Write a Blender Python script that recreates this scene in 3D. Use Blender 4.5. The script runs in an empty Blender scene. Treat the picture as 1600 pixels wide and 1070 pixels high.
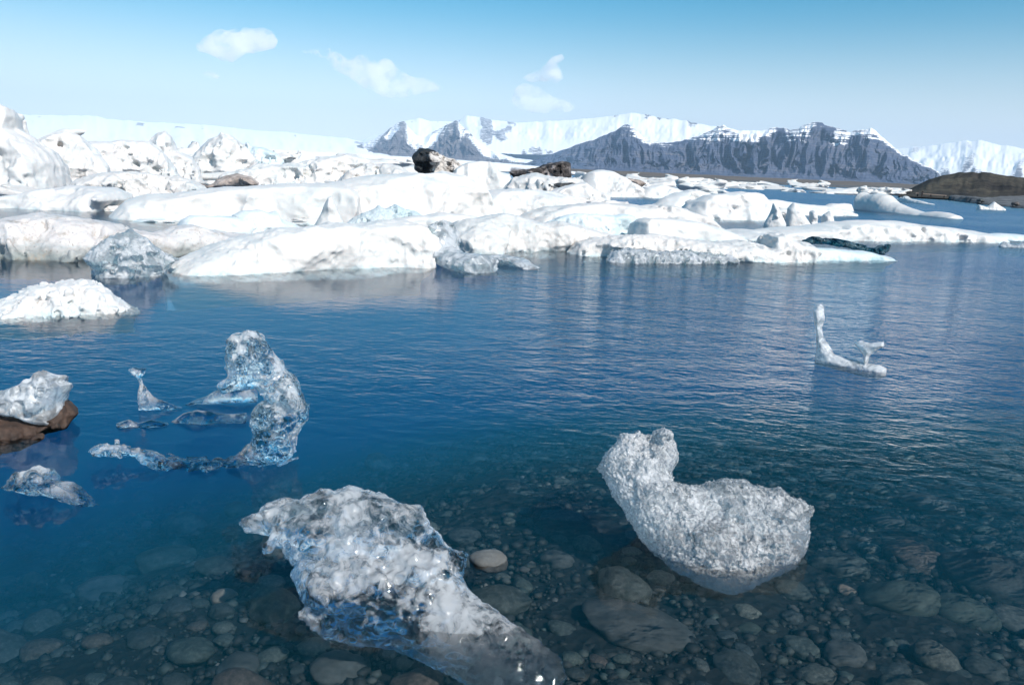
import bpy, bmesh, math, random
import numpy as np
from mathutils import Matrix, Vector

random.seed(11)
RNG = np.random.default_rng(7)
scene = bpy.context.scene
COL = scene.collection
R = math.radians

# ------------------------------------------------------------------ camera
CAM_H = 1.8
FPX = 1244.0
PITCH = 12.28
ROLL = 2.6
cam_data = bpy.data.cameras.new("camera")
cam = bpy.data.objects.new("camera", cam_data)
COL.objects.link(cam)
cam_data.sensor_width = 36.0
cam_data.lens = 36.0 * FPX / 1600.0
cam_data.clip_start = 0.05
cam_data.clip_end = 60000.0
CAM_ROT = Matrix.Rotation(R(90 - PITCH), 4, 'X') @ Matrix.Rotation(R(ROLL), 4, 'Z')
cam.matrix_world = Matrix.Translation((0, 0, CAM_H)) @ CAM_ROT
scene.camera = cam

# ------------------------------------------------------------------ sky, sun, exposure
SUN_EL, SUN_AZ = 42.0, 141.0      # azimuth clockwise from +Y (the view direction)
world = bpy.data.worlds.new("World")
scene.world = world
world.use_nodes = True
wn, wl = world.node_tree.nodes, world.node_tree.links
wn.clear()
sky = wn.new('ShaderNodeTexSky')
sky.sky_type = 'NISHITA'
sky.sun_disc = False
sky.sun_elevation = R(SUN_EL)
sky.sun_rotation = R(SUN_AZ)
sky.altitude = 0
sky.air_density = 1.0
sky.dust_density = 0.6
sky.ozone_density = 3.0
hs = wn.new('ShaderNodeHueSaturation')
hs.inputs['Hue'].default_value = 0.477
hs.inputs['Saturation'].default_value = 1.5
hs.inputs['Value'].default_value = 0.72
bg = wn.new('ShaderNodeBackground')
bg.inputs['Strength'].default_value = 0.135
wo = wn.new('ShaderNodeOutputWorld')
wl.new(sky.outputs[0], hs.inputs['Color'])
wtc = wn.new('ShaderNodeTexCoord')
wsx = wn.new('ShaderNodeSeparateXYZ')
wl.new(wtc.outputs['Generated'], wsx.inputs[0])
wmr = wn.new('ShaderNodeMapRange')      # pale band of moist air low over the horizon
wmr.interpolation_type = 'SMOOTHERSTEP'
wmr.inputs['From Min'].default_value = -0.03
wmr.inputs['From Max'].default_value = 0.23
wmr.inputs['To Min'].default_value = 0.95
wmr.inputs['To Max'].default_value = 0.0
wl.new(wsx.outputs['Z'], wmr.inputs['Value'])
wmx = wn.new('ShaderNodeMix')
wmx.data_type = 'RGBA'
wmx.inputs[7].default_value = (5.8, 6.1, 6.4, 1)
wl.new(wmr.outputs[0], wmx.inputs[0])
wl.new(hs.outputs[0], wmx.inputs[6])
wl.new(wmx.outputs[2], bg.inputs['Color'])
wl.new(bg.outputs[0], wo.inputs['Surface'])

sun_data = bpy.data.lights.new("sun", 'SUN')
sun = bpy.data.objects.new("sun", sun_data)
COL.objects.link(sun)
sun_data.energy = 4.2
sun_data.angle = R(0.53)
sun_data.color = (1.0, 0.94, 0.87)
sd_ = Vector((math.sin(R(SUN_AZ)) * math.cos(R(SUN_EL)), math.cos(R(SUN_AZ)) * math.cos(R(SUN_EL)), math.sin(R(SUN_EL))))
sun.rotation_euler = sd_.to_track_quat('Z', 'Y').to_euler()

vs = scene.view_settings
vs.view_transform = 'Standard'
vs.look = 'None'
vs.exposure = 0.32
vs.gamma = 1.0
vs.use_curve_mapping = False
cy = scene.cycles
cy.max_bounces = 14
cy.transparent_max_bounces = 16
cy.transmission_bounces = 10
cy.glossy_bounces = 4
cy.diffuse_bounces = 3
cy.volume_bounces = 8
cy.use_denoising = True
cy.sample_clamp_indirect = 6.0

# ------------------------------------------------------------------ picking points of the photograph
M3 = np.array(CAM_ROT.to_3x3())
EYE = np.array([0.0, 0.0, CAM_H])


def ray(px, py):
    v = M3 @ np.array([(px - 800.0) / FPX, -(py - 535.0) / FPX, -1.0])
    return v / np.linalg.norm(v)


def on_level(px, py, z=0.0):
    v = ray(px, py)
    if v[2] > -1e-4:
        v[2] = -1e-4
    return EYE + v * ((z - CAM_H) / v[2])


def at_dist(px, py, d):
    v = ray(px, py)
    return EYE + v * (d / math.hypot(v[0], v[1]))


def on_plane(px, py, o, n):
    v = ray(px, py)
    t = np.dot(o - EYE, n) / np.dot(v, n)
    return EYE + v * t


# ------------------------------------------------------------------ noise
LAT = RNG.standard_normal((64, 64, 64)).astype(np.float32)


def vnoise(p):
    i = np.floor(p).astype(np.int64)
    f = (p - i).astype(np.float32)
    f = f * f * f * (f * (f * 6 - 15) + 10)
    x0, y0, z0 = (i[:, 0] & 63), (i[:, 1] & 63), (i[:, 2] & 63)
    x1, y1, z1 = (x0 + 1) & 63, (y0 + 1) & 63, (z0 + 1) & 63
    fx, fy, fz = f[:, 0], f[:, 1], f[:, 2]
    c00 = LAT[x0, y0, z0] * (1 - fx) + LAT[x1, y0, z0] * fx
    c10 = LAT[x0, y1, z0] * (1 - fx) + LAT[x1, y1, z0] * fx
    c01 = LAT[x0, y0, z1] * (1 - fx) + LAT[x1, y0, z1] * fx
    c11 = LAT[x0, y1, z1] * (1 - fx) + LAT[x1, y1, z1] * fx
    return (c00 * (1 - fy) + c10 * fy) * (1 - fz) + (c01 * (1 - fy) + c11 * fy) * fz


def fbm(p, octaves=4, gain=0.5, billow=False):
    out = np.zeros(len(p), np.float32)
    a = 1.0
    q = p.copy()
    for k in range(octaves):
        n = vnoise(q + 17.3 * k)
        out += a * ((np.abs(n) * 1.6 - 0.9) if billow else n)
        a *= gain
        q = q * 2.03
    return out


def sstep(a, b, x):
    t = np.clip((x - a) / (b - a), 0, 1)
    return t * t * (3 - 2 * t)


# ------------------------------------------------------------------ meshes
def mesh_from(name, verts, faces, smooth=True):
    """verts (n,3), faces (m,3|4)"""
    me = bpy.data.meshes.new(name)
    verts = np.asarray(verts, np.float32)
    faces = np.asarray(faces, np.int32)
    k = faces.shape[1]
    me.vertices.add(len(verts))
    me.vertices.foreach_set("co", verts.ravel())
    me.loops.add(faces.size)
    me.loops.foreach_set("vertex_index", faces.ravel())
    me.polygons.add(len(faces))
    me.polygons.foreach_set("loop_start", np.arange(0, faces.size, k, dtype=np.int32))
    me.update(calc_edges=True)
    me.validate()
    if smooth:
        me.polygons.foreach_set("use_smooth", np.ones(len(me.polygons), bool))
    me.update()
    return me


def link(name, me, mat, parent=None, loc=None):
    ob = bpy.data.objects.new(name, me)
    COL.objects.link(ob)
    if mat is not None:
        me.materials.append(mat)
    if loc is not None:
        ob.location = loc
    if parent is not None:
        ob.parent = parent
    return ob


def tag(ob, label=None, cat=None, group=None, kind=None):
    if label:
        ob['label'] = label
    if cat:
        ob['category'] = cat
    if group:
        ob['group'] = group
    if kind:
        ob['kind'] = kind
    return ob


def attr(me, name, vals):
    a = me.attributes.new(name, 'FLOAT', 'POINT')
    a.data.foreach_set("value", np.asarray(vals, np.float32))


def surface_nets(F, org, step):
    nx, ny, nz = F.shape
    S = F > 0
    cnt = np.zeros((nx - 1, ny - 1, nz - 1), np.int8)
    for dx in (0, 1):
        for dy in (0, 1):
            for dz in (0, 1):
                cnt += S[dx:nx - 1 + dx, dy:ny - 1 + dy, dz:nz - 1 + dz]
    act = (cnt > 0) & (cnt < 8)
    I, J, K = np.nonzero(act)
    if len(I) == 0:
        return None
    idx = -np.ones(act.shape, np.int64)
    idx[I, J, K] = np.arange(len(I))
    c = {}
    for dx in (0, 1):
        for dy in (0, 1):
            for dz in (0, 1):
                c[(dx, dy, dz)] = F[I + dx, J + dy, K + dz]
    acc = np.zeros((len(I), 3), np.float64)
    n = np.zeros(len(I))
    for a in c:
        for ax in range(3):
            if a[ax] == 0:
                b = list(a)
                b[ax] = 1
                b = tuple(b)
                fa, fb = c[a], c[b]
                m = (fa > 0) != (fb > 0)
                t = np.where(m, fa / np.where(m, fa - fb, 1), 0)
                p = np.zeros((len(I), 3))
                p[:] = a
                p[:, ax] += t
                acc += p * m[:, None]
                n += m
    v = acc / n[:, None] + np.stack([I, J, K], 1)
    v = np.asarray(org) + v * np.asarray(step)
    faces = []
    for ax in range(3):
        o1, o2 = [k for k in range(3) if k != ax]
        sl0 = [slice(1, -1)] * 3
        sl0[ax] = slice(0, -1)
        sl1 = [slice(1, -1)] * 3
        sl1[ax] = slice(1, None)
        a, b = S[tuple(sl0)], S[tuple(sl1)]
        m = a != b
        e = np.stack(np.nonzero(m), 1)
        e[:, o1] += 1
        e[:, o2] += 1
        pos = a[m]

        def cell(d1, d2):
            q = e.copy()
            q[:, o1] -= d1
            q[:, o2] -= d2
            return idx[q[:, 0], q[:, 1], q[:, 2]]
        quad = np.stack([cell(1, 1), cell(0, 1), cell(0, 0), cell(1, 0)], 1)
        flip = pos if ax != 1 else ~pos
        quad[~flip] = quad[~flip][:, ::-1]
        faces.append(quad)
    faces = np.concatenate(faces)
    faces = faces[(faces >= 0).all(1)]
    return v, faces


def poly_sd(A, C, poly):
    """signed distance (positive inside) of grid points to a polygon"""
    P = np.stack([A.ravel(), C.ravel()], 1)
    best = np.full(len(P), 1e9)
    inside = np.zeros(len(P), bool)
    n = len(poly)
    for i in range(n):
        p, q = poly[i], poly[(i + 1) % n]
        d = q - p
        L = max(np.dot(d, d), 1e-12)
        t = np.clip(((P - p) @ d) / L, 0, 1)
        r = P - (p + t[:, None] * d)
        best = np.minimum(best, (r * r).sum(1))
        cr = (p[1] > P[:, 1]) != (q[1] > P[:, 1])
        if abs(d[1]) > 1e-12:
            xi = p[0] + (P[:, 1] - p[1]) * d[0] / d[1]
            inside ^= cr & (P[:, 0] < xi)
    s = np.sqrt(best)
    return np.where(inside, s, -s).reshape(A.shape)


def pts(s):
    return [tuple(float(k) for k in w.split(',')) for w in s.split()]


def carved(name, polys, base, T, mat, top=False, px=2.0, tilt=0.0, lean=0.0, rnd=0.8, amp=0.12, freq=1.6,
           octv=4, crease=0.0, cfreq=2.0, grain=0.0, gfreq=20.0, zb=0.35, carve=(), bot=1.0, hb=1.5, maxcells=2.6e6,
           dist=None, thick=None, cuts=0):
    """A lump of ice, rock or snow. Its outline is taken on an upright (or tilted) plane through the line
    'base' on the water; it gets real thickness T to both sides of that plane, and 3-D noise."""
    if isinstance(polys, str):
        polys = [polys]
    polys = [pts(p) for p in polys]
    if dist is None:
        (xa, ya), (xb, yb) = base
        A0, B0 = on_level(xa, ya), on_level(xb, yb)
    else:
        xs = [p[0] for p in polys[0]]
        xa, xb = min(xs), max(xs)
        A0, B0 = at_dist(xa, 300, dist), at_dist(xb, 300, dist)
        A0[2] = B0[2] = 0
    ea = B0 - A0
    ea[2] = 0
    ea /= np.linalg.norm(ea)
    away = np.array([-ea[1], ea[0], 0.0])
    up = np.array([0, 0, 1.0])
    ct, st = math.cos(R(tilt)), math.sin(R(tilt))
    ec = up * ct + away * st
    eb = away * ct - up * st
    o = A0 + (away * T * (1.0 if tilt < 5 else 0.25) if dist is None else 0)
    P2 = []
    for pl in polys:
        q = []
        for (x, y) in pl:
            w = on_plane(x, y, o, eb) - o
            q.append((np.dot(w, ea), np.dot(w, ec)))
        if top:
            zb = max(zb, 0.8 * max(k[1] for k in q))
            q = q + [(q[-1][0], -zb), (q[0][0], -zb)]
        P2.append(np.array(q))
    allp = np.concatenate(P2)
    dmid = np.linalg.norm(o - EYE)
    h = px * dmid / FPX
    noise_max = amp * 1.5 + crease + grain
    pad = noise_max + 3 * h
    lo = allp.min(0) - pad
    hi = allp.max(0) + pad
    bT = T + pad
    while True:
        na, nb, nc = int((hi[0] - lo[0]) / h) + 2, int(2 * bT / (h * hb)) + 2, int((hi[1] - lo[1]) / h) + 2
        if na * nb * nc <= maxcells:
            break
        h *= 1.1
    ga = lo[0] + np.arange(na) * h
    gb = -bT + np.arange(nb) * h * hb
    gc = lo[1] + np.arange(nc) * h
    A2, C2 = np.meshgrid(ga, gc, indexing='ij')
    G = WG = None
    rad = None
    for pl in P2:
        s = poly_sd(A2, C2, pl)
        sm = max(s.max(), h)
        Rr = max(rnd * sm, 1.5 * h)
        Tt = T * min(1.0, (sm / max(0.5 * T, 1e-6)) ** 0.8) if len(P2) > 1 else T
        if thick is not None:
            TT = Tt * np.interp(C2, np.linspace(P2[0][:, 1].min(), P2[0][:, 1].max(), len(thick)), thick)
        else:
            TT = np.full_like(C2, Tt)
        if top:      # undercut quickly below the waterline
            TT = TT * np.clip(1 + C2 / (0.75 * zb), 0.05, 1)
        q = 1 - np.minimum(s / Rr, 1)
        b = gb[None, :, None] - lean * gc[None, None, :]
        g = (1 - np.sqrt(q[:, None, :] ** 2 + (b / TT[:, None, :]) ** 2)) * min(Tt, Rr)
        G = g if G is None else np.maximum(G, g)
        wgt = 0.3 + 0.7 * sstep(0.0, 0.35 * sm, s)
        WG = wgt if WG is None else np.maximum(WG, wgt)
        rad = min(Tt, Rr) if rad is None else max(rad, min(Tt, Rr))
    if cuts:      # broken faces on the near side
        cr = np.random.default_rng(int(abs(o[0] * 37 + o[1] * 11) * 10) % 9999)
        ha_, hc_ = 0.5 * (hi[0] - lo[0]), max(hi[1], 0.1)
        ca_ = 0.5 * (hi[0] + lo[0])
        for _ in range(cuts):
            nv_ = np.array([cr.uniform(-0.45, 0.45), -cr.uniform(0.45, 0.9), cr.uniform(0.15, 0.8)])
            nv_ /= np.linalg.norm(nv_)
            c0_ = cr.uniform(-0.75, 0.75)
            pl_ = nv_[0] * ((ga - ca_) / ha_ - c0_)[:, None, None] * 1.6 + nv_[1] * (gb / T)[None, :, None] + nv_[2] * (gc / hc_)[None, None, :]
            win = np.abs((ga - ca_) / ha_ - c0_)[:, None, None]
            lim = cr.uniform(0.62, 0.85) + 0.9 * np.maximum(win - 0.22, 0)
            G = np.minimum(G, (lim - pl_) * min(T, hc_) * 0.9)
    F = G.astype(np.float32)
    # world points in the band where noise matters
    band = np.abs(F) < noise_max * 1.6 + 2 * h
    I, J, K = np.nonzero(band)
    W = o + ga[I, None] * ea + gb[J, None] * eb + gc[K, None] * ec
    seed = np.array([hash(name) % 97 * 0.0, o[0] * 3.1, o[1] * 1.7])
    fl = F[I, J, K]
    if amp:
        fl = fl + amp * 0.6 * fbm(W * freq + seed, octv)
    if crease:
        fl = fl - crease * 0.7 * fbm(W * cfreq + seed + 5, 3, 0.5, True)
    fl = F[I, J, K] + (fl - F[I, J, K]) * WG[I, K].astype(np.float32)
    if grain:
        fl = fl + grain * 0.6 * fbm(W * gfreq + seed + 9, 2, 0.6)
    F[I, J, K] = fl
    for (cx, cyy, ra, rc, rb, fr) in carve:   # hollows: picture centre, radii (m), where in depth
        w = on_plane(cx, cyy, o, eb) - o
        ca, cc, cb = np.dot(w, ea), np.dot(w, ec), fr * T
        e2 = ((ga[:, None, None] - ca) / ra) ** 2 + ((gb[None, :, None] - cb) / rb) ** 2 + ((gc[None, None, :] - cc) / rc) ** 2
        F = F - (1.1 * min(ra, rc, rb) * np.exp(-1.2 * e2)).astype(np.float32)
    F[[0, -1]] = -1
    F[:, [0, -1]] = -1
    F[:, :, [0, -1]] = -1
    res = surface_nets(F, (ga[0], gb[0], gc[0]), (h, h * hb, h))
    v, f = res
    V = o + v[:, :1] * ea + v[:, 1:2] * eb + v[:, 2:] * ec
    # keep the largest shells only: drop specks
    org = np.array([V[:, 0].mean(), V[:, 1].mean(), 0.0])
    me = mesh_from(name, V - org, f)
    ob = link(name, me, mat, loc=tuple(org))
    return ob


# ------------------------------------------------------------------ material helpers
class NT:
    def __init__(self, name):
        self.m = bpy.data.materials.new(name)
        self.m.use_nodes = True
        self.t = self.m.node_tree
        self.t.nodes.clear()
        self.out = self.t.nodes.new('ShaderNodeOutputMaterial')

    def n(self, kind, **kw):
        nd = self.t.nodes.new(kind)
        for k, v in kw.items():
            if hasattr(nd, k) and k not in nd.inputs:
                setattr(nd, k, v)
            else:
                self.set(nd, k, v)
        return nd

    def set(self, nd, k, v):
        s = nd.inputs[k]
        if hasattr(v, 'is_output') or isinstance(v, bpy.types.NodeSocket):
            self.t.links.new(v, s)
        else:
            s.default_value = v

    def noise(self, vec, scale, detail=4, rough=0.55, dist=0.0):
        nd = self.n('ShaderNodeTexNoise')
        self.t.links.new(vec, nd.inputs['Vector'])
        nd.inputs['Scale'].default_value = scale
        nd.inputs['Detail'].default_value = detail
        nd.inputs['Roughness'].default_value = rough
        nd.inputs['Distortion'].default_value = dist
        return nd.outputs['Fac']

    def ramp(self, fac, stops):
        nd = self.n('ShaderNodeValToRGB')
        el = nd.color_ramp.elements
        while len(el) > 1:
            el.remove(el[-1])
        for i, (p, c) in enumerate(stops):
            e = el[0] if i == 0 else el.new(p)
            e.position = p
            e.color = (*c, 1) if len(c) == 3 else c
        self.t.links.new(fac, nd.inputs['Fac'])
        return nd.outputs['Color']

    def math(self, op, a, b=None, c=None):
        nd = self.n('ShaderNodeMath', operation=op)
        for i, v in enumerate((a, b, c)):
            if v is None:
                continue
            if isinstance(v, bpy.types.NodeSocket):
                self.t.links.new(v, nd.inputs[i])
            else:
                nd.inputs[i].default_value = v
        return nd.outputs[0]

    def mapr(self, v, a, b, c=0.0, d=1.0):
        nd = self.n('ShaderNodeMapRange')
        nd.interpolation_type = 'SMOOTHSTEP'
        self.t.links.new(v, nd.inputs['Value'])
        for k, x in zip(('From Min', 'From Max', 'To Min', 'To Max'), (a, b, c, d)):
            nd.inputs[k].default_value = x
        return nd.outputs['Result']

    def mix(self, fac, a, b):
        nd = self.n('ShaderNodeMix', data_type='RGBA')
        for s, v in ((nd.inputs[0], fac), (nd.inputs[6], a), (nd.inputs[7], b)):
            if isinstance(v, bpy.types.NodeSocket):
                self.t.links.new(v, s)
            else:
                s.default_value = (*v, 1) if isinstance(v, tuple) and len(v) == 3 else v
        return nd.outputs[2]

    def bump(self, h, strength=0.5, dist=0.05, normal=None):
        nd = self.n('ShaderNodeBump')
        nd.inputs['Strength'].default_value = strength
        nd.inputs['Distance'].default_value = dist
        self.t.links.new(h, nd.inputs['Height'])
        if normal is not None:
            self.t.links.new(normal, nd.inputs['Normal'])
        return nd.outputs['Normal']

    def surf(self, s):
        self.t.links.new(s, self.out.inputs['Surface'])
        return self.m

    @property
    def pos(self):
        return self.n('ShaderNodeNewGeometry').outputs['Position']

    def z(self, pos):
        nd = self.n('ShaderNodeSeparateXYZ')
        self.t.links.new(pos, nd.inputs[0])
        return nd.outputs['Z']


def pack_ice(name, white=(0.68, 0.66, 0.64), low=(0.50, 0.61, 0.63), dirt=(0.33, 0.27, 0.21), dirt_amt=0.0, blue=0.0,
             sss=0.25, fine=9.0, wet_z=0.08, bump=0.36):
    t = NT(name)
    p = t.pos
    big = t.noise(p, 0.55, 5, 0.6)
    med = t.noise(p, 2.3, 6, 0.65)
    fin = t.noise(p, fine, 6, 0.7)
    c = t.mix(t.mapr(big, 0.42, 0.66), white, tuple(k * f for k, f in zip(white, (0.90, 0.95, 0.97))))
    c = t.mix(t.math('MULTIPLY', t.mapr(med, 0.52, 0.72), 0.45), c, (0.62, 0.585, 0.55))
    if blue:
        c = t.mix(t.math('MULTIPLY', t.mapr(big, 0.35, 0.6), blue), c, (0.46, 0.60, 0.64))
    lm = t.n('ShaderNodeMapping')
    t.t.links.new(p, lm.inputs['Vector'])
    lm.inputs['Scale'].default_value = (0.35, 0.35, 5.0)
    lm.inputs['Rotation'].default_value = (R(9), R(-7), 0)
    lay = t.noise(lm.outputs[0], 1.6, 5, 0.65)
    c = t.mix(t.math('MULTIPLY', t.mapr(lay, 0.54, 0.68), 0.40), c, (0.50, 0.56, 0.58))
    c = t.mix(t.math('MULTIPLY', t.mapr(t.noise(p, 5.5, 6, 0.8), 0.60, 0.72), 0.30), c, (0.40, 0.36, 0.33))
    zz = t.z(p)
    zn = t.math('ADD', zz, t.math('MULTIPLY', t.math('SUBTRACT', med, 0.5), 0.5))
    c = t.mix(t.math('MULTIPLY', t.mapr(zn, wet_z, -0.05), 0.85), c, low)
    if dirt_amt:
        dn = t.noise(p, 3.1, 8, 0.75)
        c = t.mix(t.math('MULTIPLY', t.mapr(dn, 0.50, 0.66), dirt_amt), c, dirt)
        sp = t.noise(p, 26.0, 3, 0.7)
        c = t.mix(t.math('MULTIPLY', t.mapr(sp, 0.60, 0.70), dirt_amt * 0.8), c, (0.10, 0.085, 0.07))
    h = t.math('ADD', t.math('MULTIPLY', med, 0.6), t.math('MULTIPLY', fin, 0.35))
    nrm = t.bump(h, bump, 0.12)
    b = t.n('ShaderNodeBsdfPrincipled')
    t.t.links.new(c, b.inputs['Base Color'])
    b.inputs['Roughness'].default_value = 0.42
    b.inputs['IOR'].default_value = 1.31
    b.inputs['Subsurface Weight'].default_value = sss
    b.inputs['Subsurface Radius'].default_value = (0.4, 0.6, 0.7)
    b.inputs['Subsurface Scale'].default_value = 0.10
    t.t.links.new(nrm, b.inputs['Normal'])
    return t.surf(b.outputs[0])


ICE_WHITE = pack_ice("white_ice")
ICE_SMOOTH = pack_ice("smooth_ice", white=(0.69, 0.668, 0.64), bump=0.30)
ICE_DIRTY = pack_ice("ash_specked_ice", white=(0.65, 0.61, 0.59), dirt_amt=0.75, low=(0.16, 0.20, 0.19), wet_z=0.35)
ICE_WARM = pack_ice("faintly_soiled_ice", white=(0.66, 0.635, 0.61), dirt_amt=0.28)
ICE_BLUE = pack_ice("pale_blue_ice", white=(0.68, 0.72, 0.73), blue=0.4, low=(0.28, 0.45, 0.50))


def clear_ice(name, clear=0.6, white=(0.86, 0.88, 0.90), scale=9.0, bump=0.35, fine=40.0, rough=0.04, tint=(0.86, 0.95, 0.98), trans=0.5, lo=0.40, hi=0.60, wet=None, mottle=0.0):
    t = NT(name)
    p = t.pos
    n1 = t.noise(p, scale, 5, 0.62, 0.6)
    n1 = t.math('ADD', t.math('MULTIPLY', n1, 1.0 - mottle), t.math('MULTIPLY', t.noise(p, scale * 7.0, 3, 0.6, 1.0), mottle))
    n2 = t.noise(p, fine, 4, 0.6)
    vor = t.n('ShaderNodeTexVoronoi', feature='SMOOTH_F1')
    t.t.links.new(p, vor.inputs['Vector'])
    vor.inputs['Scale'].default_value = fine * 0.8
    h = t.math('ADD', t.math('MULTIPLY', n2, 0.5), t.math('MULTIPLY', vor.outputs['Distance'], 0.6))
    nrm = t.bump(h, bump, 0.02)
    g = t.n('ShaderNodeBsdfGlass')
    g.inputs['IOR'].default_value = 1.31
    g.inputs['Roughness'].default_value = rough
    g.inputs['Color'].default_value = (*tint, 1)
    t.t.links.new(nrm, g.inputs['Normal'])
    d = t.n('ShaderNodeBsdfDiffuse')
    d.inputs['Color'].default_value = (*white, 1)
    t.t.links.new(nrm, d.inputs['Normal'])
    tr = t.n('ShaderNodeBsdfTranslucent')
    tr.inputs['Color'].default_value = (*white, 1)
    t.t.links.new(nrm, tr.inputs['Normal'])
    m1 = t.n('ShaderNodeMixShader')
    m1.inputs[0].default_value = trans
    t.t.links.new(d.outputs[0], m1.inputs[1])
    t.t.links.new(tr.outputs[0], m1.inputs[2])
    gl = t.n('ShaderNodeBsdfGlossy')
    gl.inputs['Roughness'].default_value = 0.12
    t.t.links.new(nrm, gl.inputs['Normal'])
    fr = t.n('ShaderNodeFresnel')
    fr.inputs['IOR'].default_value = 1.31
    t.t.links.new(nrm, fr.inputs['Normal'])
    m2 = t.n('ShaderNodeMixShader')
    t.t.links.new(fr.outputs[0], m2.inputs[0])
    t.t.links.new(m1.outputs[0], m2.inputs[1])
    t.t.links.new(gl.outputs[0], m2.inputs[2])
    fac = t.mapr(n1, lo, hi, 1 - clear - 0.25, min(1.0, 1 - clear + 0.35))
    if wet is not None:      # washed clear where the water reaches it
        fac = t.math('MULTIPLY', fac, t.mapr(t.z(p), wet - 0.16, wet, 0.12, 1.0))
    m3 = t.n('ShaderNodeMixShader')
    t.t.links.new(fac, m3.inputs[0])
    t.t.links.new(g.outputs[0], m3.inputs[1])
    t.t.links.new(m2.outputs[0], m3.inputs[2])
    return t.surf(m3.outputs[0])


ICE_CLEAR = clear_ice("clear_ice", clear=0.76, scale=6.0, bump=0.15, fine=22, lo=0.45, hi=0.62, trans=0.25, wet=0.17)
ICE_LUMP = clear_ice("bubbly_clear_ice", clear=0.86, scale=2.4, tint=(0.90, 0.96, 0.99), bump=0.22, fine=30, lo=0.40, hi=0.60, wet=0.05, mottle=0.35, trans=0.25)
ICE_GLASS = clear_ice("glass_clear_ice", clear=0.97, scale=6.0, tint=(0.75, 0.9, 0.95), bump=0.25)
ICE_GRAIN = clear_ice("granular_ice", clear=0.57, scale=3.2, bump=0.8, fine=90.0, rough=0.08, white=(0.95, 0.95, 0.96), trans=0.35, lo=0.40, hi=0.62, wet=0.05, mottle=0.45)
ICE_CHUNK = clear_ice("glassy_ice", clear=0.35, scale=3.0, bump=0.6, fine=14.0, rough=0.15, tint=(0.75, 0.92, 0.94))
ICE_PALE = clear_ice("pale_grey_ice", clear=0.42, scale=7.0, bump=0.35, fine=45.0, rough=0.10, trans=0.35, wet=0.05)


def rock_mat(name, c0, c1, c2, scale, rough=0.75, bump=0.5, bd=0.05, rnd=False, spec=0.4):
    t = NT(name)
    p = t.n('ShaderNodeTexCoord').outputs['Object'] if rnd else t.pos
    n1 = t.noise(p, scale, 6, 0.65)
    n2 = t.noise(p, scale * 5, 5, 0.7)
    c = t.ramp(n1, [(0.3, c0), (0.52, c1), (0.72, c2)])
    c = t.mix(t.math('MULTIPLY', t.mapr(n2, 0.45, 0.7), 0.5), c, c0)
    if rnd:
        oi = t.n('ShaderNodeObjectInfo')
        tone = t.ramp(oi.outputs['Random'], [(0.0, (0.55, 0.58, 0.60)), (0.25, (0.9, 1.0, 0.95)), (0.45, (0.7, 0.78, 0.85)),
                                             (0.6, (1.3, 1.25, 1.15)), (0.75, (0.8, 0.95, 0.88)), (0.86, (1.2, 0.85, 0.75)), (0.95, (1.9, 1.8, 1.6))])
        mm = t.n('ShaderNodeMix', data_type='RGBA', blend_type='MULTIPLY')
        mm.inputs[0].default_value = 1
        t.t.links.new(c, mm.inputs[6])
        t.t.links.new(tone, mm.inputs[7])
        c = mm.outputs[2]
    b = t.n('ShaderNodeBsdfPrincipled')
    t.t.links.new(c, b.inputs['Base Color'])
    b.inputs['Roughness'].default_value = rough
    b.inputs['Specular IOR Level'].default_value = spec
    h = t.math('ADD', t.math('MULTIPLY', n1, 0.6), t.math('MULTIPLY', n2, 0.3))
    t.t.links.new(t.bump(h, bump, bd), b.inputs['Normal'])
    return t.surf(b.outputs[0])


STONE = rock_mat("wet_stone", (0.034, 0.037, 0.036), (0.078, 0.085, 0.081), (0.145, 0.15, 0.142), 5.0, rnd=True, bump=0.12, bd=0.006)
ROCK_BROWN = rock_mat("brown_rock", (0.022, 0.017, 0.014), (0.055, 0.034, 0.025), (0.10, 0.06, 0.042), 7.0, bd=0.02)
ASH_ICE = rock_mat("ash_covered_ice", (0.012, 0.012, 0.013), (0.06, 0.05, 0.046), (0.66, 0.58, 0.55), 1.1, bump=0.8, bd=0.4)
def ash_two_tone(name):
    t = NT(name)
    p = t.pos
    gx = t.n('ShaderNodeSeparateXYZ')
    t.t.links.new(t.n('ShaderNodeTexCoord').outputs['Generated'], gx.inputs[0])
    n1 = t.noise(p, 0.55, 6, 0.7)
    n2 = t.noise(p, 2.0, 5, 0.7)
    f = t.math('ADD', gx.outputs['X'], t.math('MULTIPLY', t.math('SUBTRACT', n1, 0.5), 0.8))
    c = t.ramp(n2, [(0.40, (0.03, 0.026, 0.024)), (0.47, (0.40, 0.35, 0.31)), (0.56, (0.72, 0.67, 0.62))])
    c = t.mix(t.mapr(f, 0.50, 0.42), c, (0.010, 0.014, 0.018))
    b = t.n('ShaderNodeBsdfPrincipled')
    t.t.links.new(c, b.inputs['Base Color'])
    b.inputs['Roughness'].default_value = 0.6
    t.t.links.new(t.bump(n2, 0.8, 0.3), b.inputs['Normal'])
    return t.surf(b.outputs[0])


ASH_TWO = ash_two_tone("black_and_brown_ash_ice")
ASH_DARK = rock_mat("dark_ash_ice", (0.010, 0.016, 0.022), (0.03, 0.04, 0.05), (0.22, 0.20, 0.18), 0.7, bump=0.8, bd=0.4)
BROWN_ICE = rock_mat("brown_dusted_ice", (0.10, 0.08, 0.065), (0.42, 0.35, 0.31), (0.66, 0.58, 0.53), 0.8, bump=0.6, bd=0.3)

# ================================================================== SETTING
# ---- ground: lakebed, far shore and plain in one sheet, in rings round the camera


def shore_dist(px):
    """distance of the far shoreline in the direction of picture column px"""
    out = np.full_like(px, 420.0)
    k = np.clip((px - 1395.0) / 60.0, 0, 1)
    near = np.interp(px, [1395, 1440, 1500, 1600, 1900], [170, 150, 122, 98, 70])
    return out * (1 - k) + near * k


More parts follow.
